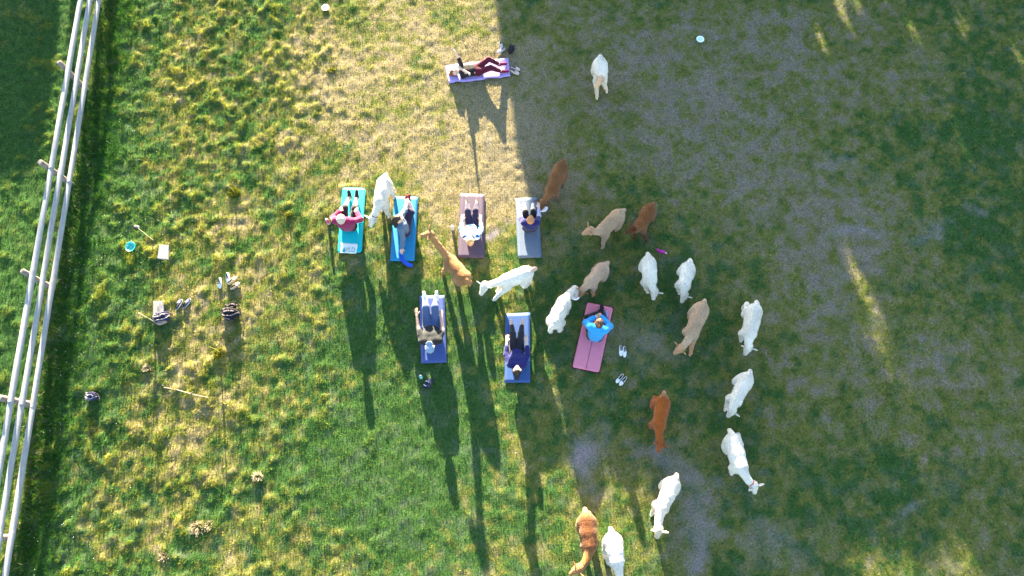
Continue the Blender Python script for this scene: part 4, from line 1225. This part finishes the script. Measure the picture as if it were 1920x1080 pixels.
def bag(px, py, rz, label, name, w_, d_, h_, c, trim, hint, kind):
    """soft bag slumped on the grass: body, pocket, flap, piping and straps"""
    root = empty(name, on(px, py, .01), rz); tag(root, label, kind, 'bags left on the grass')
    rb_ = np.random.RandomState(int(px * 7 + py))
    P = [(np.array([-w_ * .30, d_ * .06, h_ * .30]), np.array([w_ * .26, -d_ * .04, h_ * .34]), d_ * .40, d_ * .37),
         (np.array([-w_ * .24, d_ * .16, h_ * .62]), np.array([w_ * .10, d_ * .20, h_ * .70]), d_ * .26, d_ * .22),
         (np.array([w_ * .20, d_ * .10, h_ * .52]), np.array([w_ * .34, -d_ * .12, h_ * .40]), d_ * .24, d_ * .20)]
    V, Q, _ = sdf_mesh(P, .011, .025)
    N = vnormals(V, Q); V = V + N * ((fbm(V[:, 0] + V[:, 2] + px, V[:, 1], .075, 3, 77) - .5) * .075)[:, None]; V[:, 2] = np.maximum(V[:, 2], -.01)
    mb_ = cloth('bag_cloth', c, .25)
    mesh_np('shell', V, Q, 4, mb_, root)
    P = [(np.array([-w_ * .22, -d_ * .40, h_ * .32]), np.array([w_ * .16, -d_ * .44, h_ * .30]), d_ * .22, d_ * .20)]
    V, Q, _ = sdf_mesh(P, .011, .03); N = vnormals(V, Q); V = V + N * ((fbm(V[:, 0] + V[:, 2], V[:, 1], .06, 3, 78) - .5) * .045)[:, None]
    mesh_np('pocket', V, Q, 4, cloth('bag_pocket', hint, .2), root)
    tm = cloth('bag_trim', tuple(v * .42 for v in trim), .1)
    zt = h_ * .70 + d_ * .30
    def wob(pts, a=.02): return [(p[0] + rb_.uniform(-a, a), p[1] + rb_.uniform(-a, a), p[2] + rb_.uniform(0, a * .6)) for p in pts]
    MB().tube(wob([(-w_ * .52, -d_ * .05, h_ * .45), (-w_ * .36, -d_ * .22, h_ * .72), (-w_ * .1, -d_ * .30, h_ * .80), (w_ * .15, -d_ * .34, h_ * .78), (w_ * .42, -d_ * .18, h_ * .66), (w_ * .55, 0, h_ * .4)]), .012, 6).build('piping', tm, root)
    MB().tube(wob([(-w_ * .30, d_ * .05, zt * .98), (-w_ * .05, d_ * .02, zt * 1.03), (w_ * .18, d_ * .08, zt * .98), (w_ * .34, d_ * .02, zt * .80)]), .014, 6).build('strap', tm, root)
    MB().tube(wob([(-w_ * .1, d_ * .22, zt * .95), (-w_ * .08, d_ * .26, zt + .05), (w_ * .06, d_ * .26, zt + .06), (w_ * .1, d_ * .22, zt * .95)], .01), .011, 6).build('handle', mb_, root)
    MB().tube(wob([(w_ * .2, d_ * .25, zt * .9), (w_ * .50, d_ * .35, h_ * .6), (w_ * .64, d_ * .1, h_ * .2), (w_ * .74, -d_ * .35, .03)]), .014, 6).build('strap', mb_, root)
    MB().tube(wob([(-w_ * .25, d_ * .35, zt * .9), (-w_ * .56, d_ * .40, h_ * .55), (-w_ * .66, d_ * .1, h_ * .25), (-w_ * .40, -d_ * .5, h_ * .45), (-w_ * .05, -d_ * .58, h_ * .52)]), .013, 6).build('strap', tm, root)
    return root
bag(436, 590, .05, 'black backpack with pale straps on the grass below the beige shoes', 'backpack', .36, .27, .24, (.008, .007, .012), (.45, .36, .40), (.012, .010, .02), 'backpack')
bag(436, 576, .3, 'small black pouch leaning on the black backpack', 'pouch', .24, .15, .14, (.008, .007, .010), (.40, .32, .32), (.01, .01, .015), 'bag')
bag(307, 598, .35, 'navy bag with white piping and a tan flap lying against a grey slab', 'shoulder_bag', .34, .25, .22, (.018, .018, .06), (.64, .58, .58), (.30, .22, .17), 'bag')
bag(175, 744, -.1, 'small navy bag with a white strap near the fence', 'pouch', .22, .18, .16, (.014, .012, .05), (.62, .60, .70), (.02, .02, .05), 'bag')
bag(959, 97, 1.2, 'black bag standing above the lavender mat at the shade edge', 'tote_bag', .22, .15, .26, (.014, .013, .02), (.05, .05, .06), (.02, .02, .04), 'bag')

def slab(cs, label):
    q = [on(*p) for p in cs]; cen = sum(q) / 4
    root = empty('slab', cen); tag(root, label, 'slab', 'flat grey slabs sunk in the grass')
    zt = max(p[2] for p in q) + .03 - cen[2]
    n = 10; vs_ = []; 
    for zz, g in ((zt - .05, 1.0), (zt - .008, 1.0), (zt, .94)):
        for p in q: vs_.append(((p[0] - cen[0]) * g, (p[1] - cen[1]) * g, zz))
    MB().add(vs_, [(8, 11, 10, 9)] + [(j * 4 + i, j * 4 + 4 + i, j * 4 + 4 + (i + 1) % 4, j * 4 + (i + 1) % 4) for j in range(2) for i in range(4)]).build('stone', mat_plain('pale_stone', (.20, .20, .22), .8, .12, 14, .4, 60) if 'pale_stone' not in bpy.data.materials else bpy.data.materials['pale_stone'], root, False)
slab([(301, 461), (319, 462), (317, 488), (298, 487)], 'bare pale grey slab below the upright stake')
slab([(289, 566), (308, 565), (309, 592), (288, 592)], 'pale grey slab half covered by the navy bag')

M_STAKE = mat_plain('stake_fibreglass', (.68, .60, .34), .5, .1, 20, 0)
def stake(px, py, hgt, label, ring):
    root = empty('stake', on(px, py)); tag(root, label, 'stake')
    MB().tube([(0, 0, -.1), (0, 0, hgt)], .0085, 8).build('rod', M_STAKE, root)
    if ring:
        MB().tube([(.042 * math.cos(a), .012, hgt + .035 + .048 * math.sin(a)) for a in np.linspace(0, 2 * math.pi, 17)], .014, 7, False).build('ring', mat_plain('white_plastic', (.68, .62, .66), .4, .05, 5, 0), root)
        MB().tube([(0, -.012, hgt + .035), (0, .030, hgt + .035)], .034, 12).build('insulator', mat_plain('magenta_plastic', (.34, .03, .16), .4, .1, 5, 0), root)
    else:
        MB().tube([(0, 0, hgt), (.0, 0, hgt + .03)], .012, 8).build('tip', M_STAKE, root)
stake(287, 450, .76, 'upright fence stake topped by a magenta insulator', True)
stake(291, 604, .74, 'plain upright fence stake behind the navy bag', False)
a, b_ = on(309, 727), on(392, 746)
root = empty('wooden_stick', (a + b_) / 2); tag(root, 'long pale bare stick lying flat on the grass', 'stick', 'loose things left on the grass')
v = (b_ - a) / 2
MB().tube([-v + [0, 0, .05], -v * .4 + [0, .012, .052], v * .3 + [0, -.008, .045], v + [0, 0, .055]], [.008, .010, .009, .007], 8).build('shaft', mat_plain('bleached_wood', (.28, .235, .20), .8, .2, 20, .3), root)
MB().tube([v * .2 + [0, 0, .05], v * .28 + np.array([.02, .05, .07])], [.008, .004], 6).build('twig', bpy.data.materials['bleached_wood'], root)

# towel with print on the turquoise mat
q = [at(640, 458), at(671, 459), at(669, 477), at(640, 477)]
cen = sum(q) / 4; cen[2] = b1[2] + .038
n = 10; V = []
for j in range(n + 1):
    for i in range(n + 1):
        u, v_ = i / n, j / n
        p_ = (q[0] * (1 - u) + q[1] * u) * (1 - v_) + (q[3] * (1 - u) + q[2] * u) * v_
        wv = .018 * vnoise(np.array([p_[0] * 9]), np.array([p_[1] * 9]), 3)[0]
        if i in (0, n): p_ = p_ + [(vnoise(np.array([p_[1] * 7.]), np.array([2.]), 8)[0] - .5) * .03, 0, 0]
        if j in (0, n): p_ = p_ + [0, (vnoise(np.array([p_[0] * 7.]), np.array([9.]), 8)[0] - .5) * .03, 0]
        V.append((p_[0] - cen[0], p_[1] - cen[1], .006 + wv))
V = np.array(V); V = np.concatenate([V, V - [0, 0, .008]])
m_ = n + 1; o_ = m_ * m_
fs = [(j * m_ + i + m_, j * m_ + i + m_ + 1, j * m_ + i + 1, j * m_ + i) for j in range(n) for i in range(n)]
fs += [(o_ + j * m_ + i, o_ + j * m_ + i + 1, o_ + j * m_ + i + m_ + 1, o_ + j * m_ + i + m_) for j in range(n) for i in range(n)]
ring = [i for i in range(m_)] + [j * m_ + n for j in range(1, n + 1)] + [n * m_ + i for i in range(n - 1, -1, -1)] + [j * m_ for j in range(n - 1, 0, -1)]
fs += [(ring[k], ring[(k + 1) % len(ring)], o_ + ring[(k + 1) % len(ring)], o_ + ring[k]) for k in range(len(ring))]
tw = mesh_np('towel', V, np.array(fs), 4, cloth('white_towel', (.70, .74, .74), .06)); tw.location = cen
tag(tw, 'small white towel with faint tall lettering on the end of the turquoise mat', 'towel')
M_PRINT = mat_plain('grey_green_print', (.22, .36, .36), .9, 0, 5, 0)
def letter_mesh(txt, size, name, parent, loc):
    cu = bpy.data.curves.new(name, 'FONT'); cu.body = txt; cu.size = size; cu.align_x = 'CENTER'; cu.align_y = 'CENTER'; cu.extrude = .001
    ob = bpy.data.objects.new(name, cu); COL.objects.link(ob)
    dg = bpy.context.evaluated_depsgraph_get()
    me = bpy.data.meshes.new_from_object(ob.evaluated_get(dg))
    COL.objects.unlink(ob); bpy.data.objects.remove(ob)
    me.materials.clear(); me.materials.append(M_PRINT)
    o2 = bpy.data.objects.new(name, me); link(o2, parent); o2.location = loc
    return o2
l_ = letter_mesh('WILD', .17, 'lettering', tw, (.0, -.045, .028)); l_.scale = (.78, 1.05, 1)

# blue strap at the end of the bright blue mat
pts_ = [on(749, 474), on(752, 482), on(757, 491), on(764, 497), on(774, 501)]
root = empty('yoga_strap', pts_[0]); tag(root, 'blue yoga strap curling off the end of the bright blue mat', 'strap')
rel = [p_ - pts_[0] for p_ in pts_]
zs = [.062, .058, .060, .075, .068]
vs_ = []
for i, p_ in enumerate(rel):
    t = unit((rel[min(i + 1, 4)] - rel[max(i - 1, 0)]) * [1, 1, 0]); nn = np.array([-t[1], t[0], 0])
    wv = (.022, .04, .05, .055, .05)[i]
    for sd, dz in ((-1, .02), (1, 0)): 
        vs_.append((p_[0] + nn[0] * wv * sd, p_[1] + nn[1] * wv * sd, zs[i] + dz))
fs = []
nv = len(vs_); vs2 = vs_ + [(a_[0], a_[1], a_[2] - .006) for a_ in vs_]
for i in range(4):
    a0 = i * 2
    fs += [(a0, a0 + 1, a0 + 3, a0 + 2), (nv + a0 + 2, nv + a0 + 3, nv + a0 + 1, nv + a0), (a0, a0 + 2, nv + a0 + 2, nv + a0), (a0 + 3, a0 + 1, nv + a0 + 1, nv + a0 + 3)]
fs += [(1, 0, nv, nv + 1), (8, 9, nv + 9, nv + 8)]
MB().add(vs2, fs).build('webbing', mat_plain('blue_webbing', (.005, .06, .45), .6, .1, 40, .2), root)

# ------------------------------------------------------------------ tussocks and weeds standing above the turf
M_WEED = mat_tint('weed_blades', .8, .3, 20, .15)
def clump(px, py, n, rad, hgt, col, name, label, cat, group, spread=.5, stalk=0.0):
    loc = on(px, py)
    a = RNG.uniform(0, 2 * math.pi, n); r = rad * np.sqrt(RNG.uniform(0, 1, n))
    bx, by = r * np.cos(a), r * np.sin(a) * .8
    L = hgt * RNG.uniform(.5, 1.15, n); th = a + RNG.normal(0, .9, n); ln = RNG.uniform(.1, 1.0, n) * spread * 2
    tip = np.stack([bx + np.cos(th) * L * np.sin(ln), by + np.sin(th) * L * np.sin(ln), L * np.cos(ln)], 1)
    wd = RNG.uniform(.006, .013, n); p2 = RNG.uniform(0, 2 * math.pi, n)
    q_ = np.stack([np.cos(p2) * wd, np.sin(p2) * wd, np.zeros(n)], 1)
    b0 = np.stack([bx, by, np.full(n, -.02)], 1)
    V = np.stack([b0 - q_, b0 + q_, tip], 1).reshape(-1, 3)
    C = np.repeat(np.array(col) * RNG.uniform(.7, 1.35, (n, 1)), 3, 0)
    root = empty(name, loc); tag(root, label, cat, group)
    mesh_np('blades', V, np.arange(n * 3).reshape(-1, 3), 3, M_WEED, root, colors=np.clip(C, 0, .8), smooth=False)
    if stalk: MB().tube([(0, 0, 0), (.01, .01, stalk * .5), (0, .0, stalk)], [.015, .013, .010], 6).build('stalk', mat_plain('dry_stalk', (.25, .22, .06), .8, .2, 20, 0) if 'dry_stalk' not in bpy.data.materials else bpy.data.materials['dry_stalk'], root)
YG = (.14, .15, .014); PALE = (.46, .38, .27)
clump(440, 362, 260, .13, .14, YG, 'weed', 'yellow-green weed with one tall stalk above the beige shoes', 'weed', 'tall weeds in the paddock', .5, .42)
clump(413, 662, 260, .13, .14, YG, 'weed', 'yellow-green weed with one tall stalk below the black backpack', 'weed', 'tall weeds in the paddock', .5, .60)
clump(541, 403, 120, .08, .10, YG, 'weed', 'short yellow weed between the left tall weed and the pink bottle', 'weed', 'tall weeds in the paddock', .5, .16)
clump(621, 133, 160, .10, .10, YG, 'weed', 'yellow-green tuft on the dry grass below the top white bowl', 'weed', 'tall weeds in the paddock')
clump(371, 989, 260, .15, .12, PALE, 'hay_clump', 'large bleached clump of hay near the bottom left', 'hay', 'bleached hay clumps', .7)
clump(392, 985, 120, .08, .10, PALE, 'hay_clump', 'bleached hay wisp touching the largest clump on its right', 'hay', 'bleached hay clumps', .7)
clump(484, 893, 150, .08, .12, PALE, 'hay_clump', 'bleached hay wisp right of the tall weed shadow', 'hay', 'bleached hay clumps', .7)
clump(276, 690, 160, .08, .10, PALE, 'hay_clump', 'bleached hay wisp above the pale stick', 'hay', 'bleached hay clumps', .7)
clump(308, 1043, 140, .08, .10, PALE, 'hay_clump', 'bleached hay wisp in the bottom left corner of the field', 'hay', 'bleached hay clumps', .7)
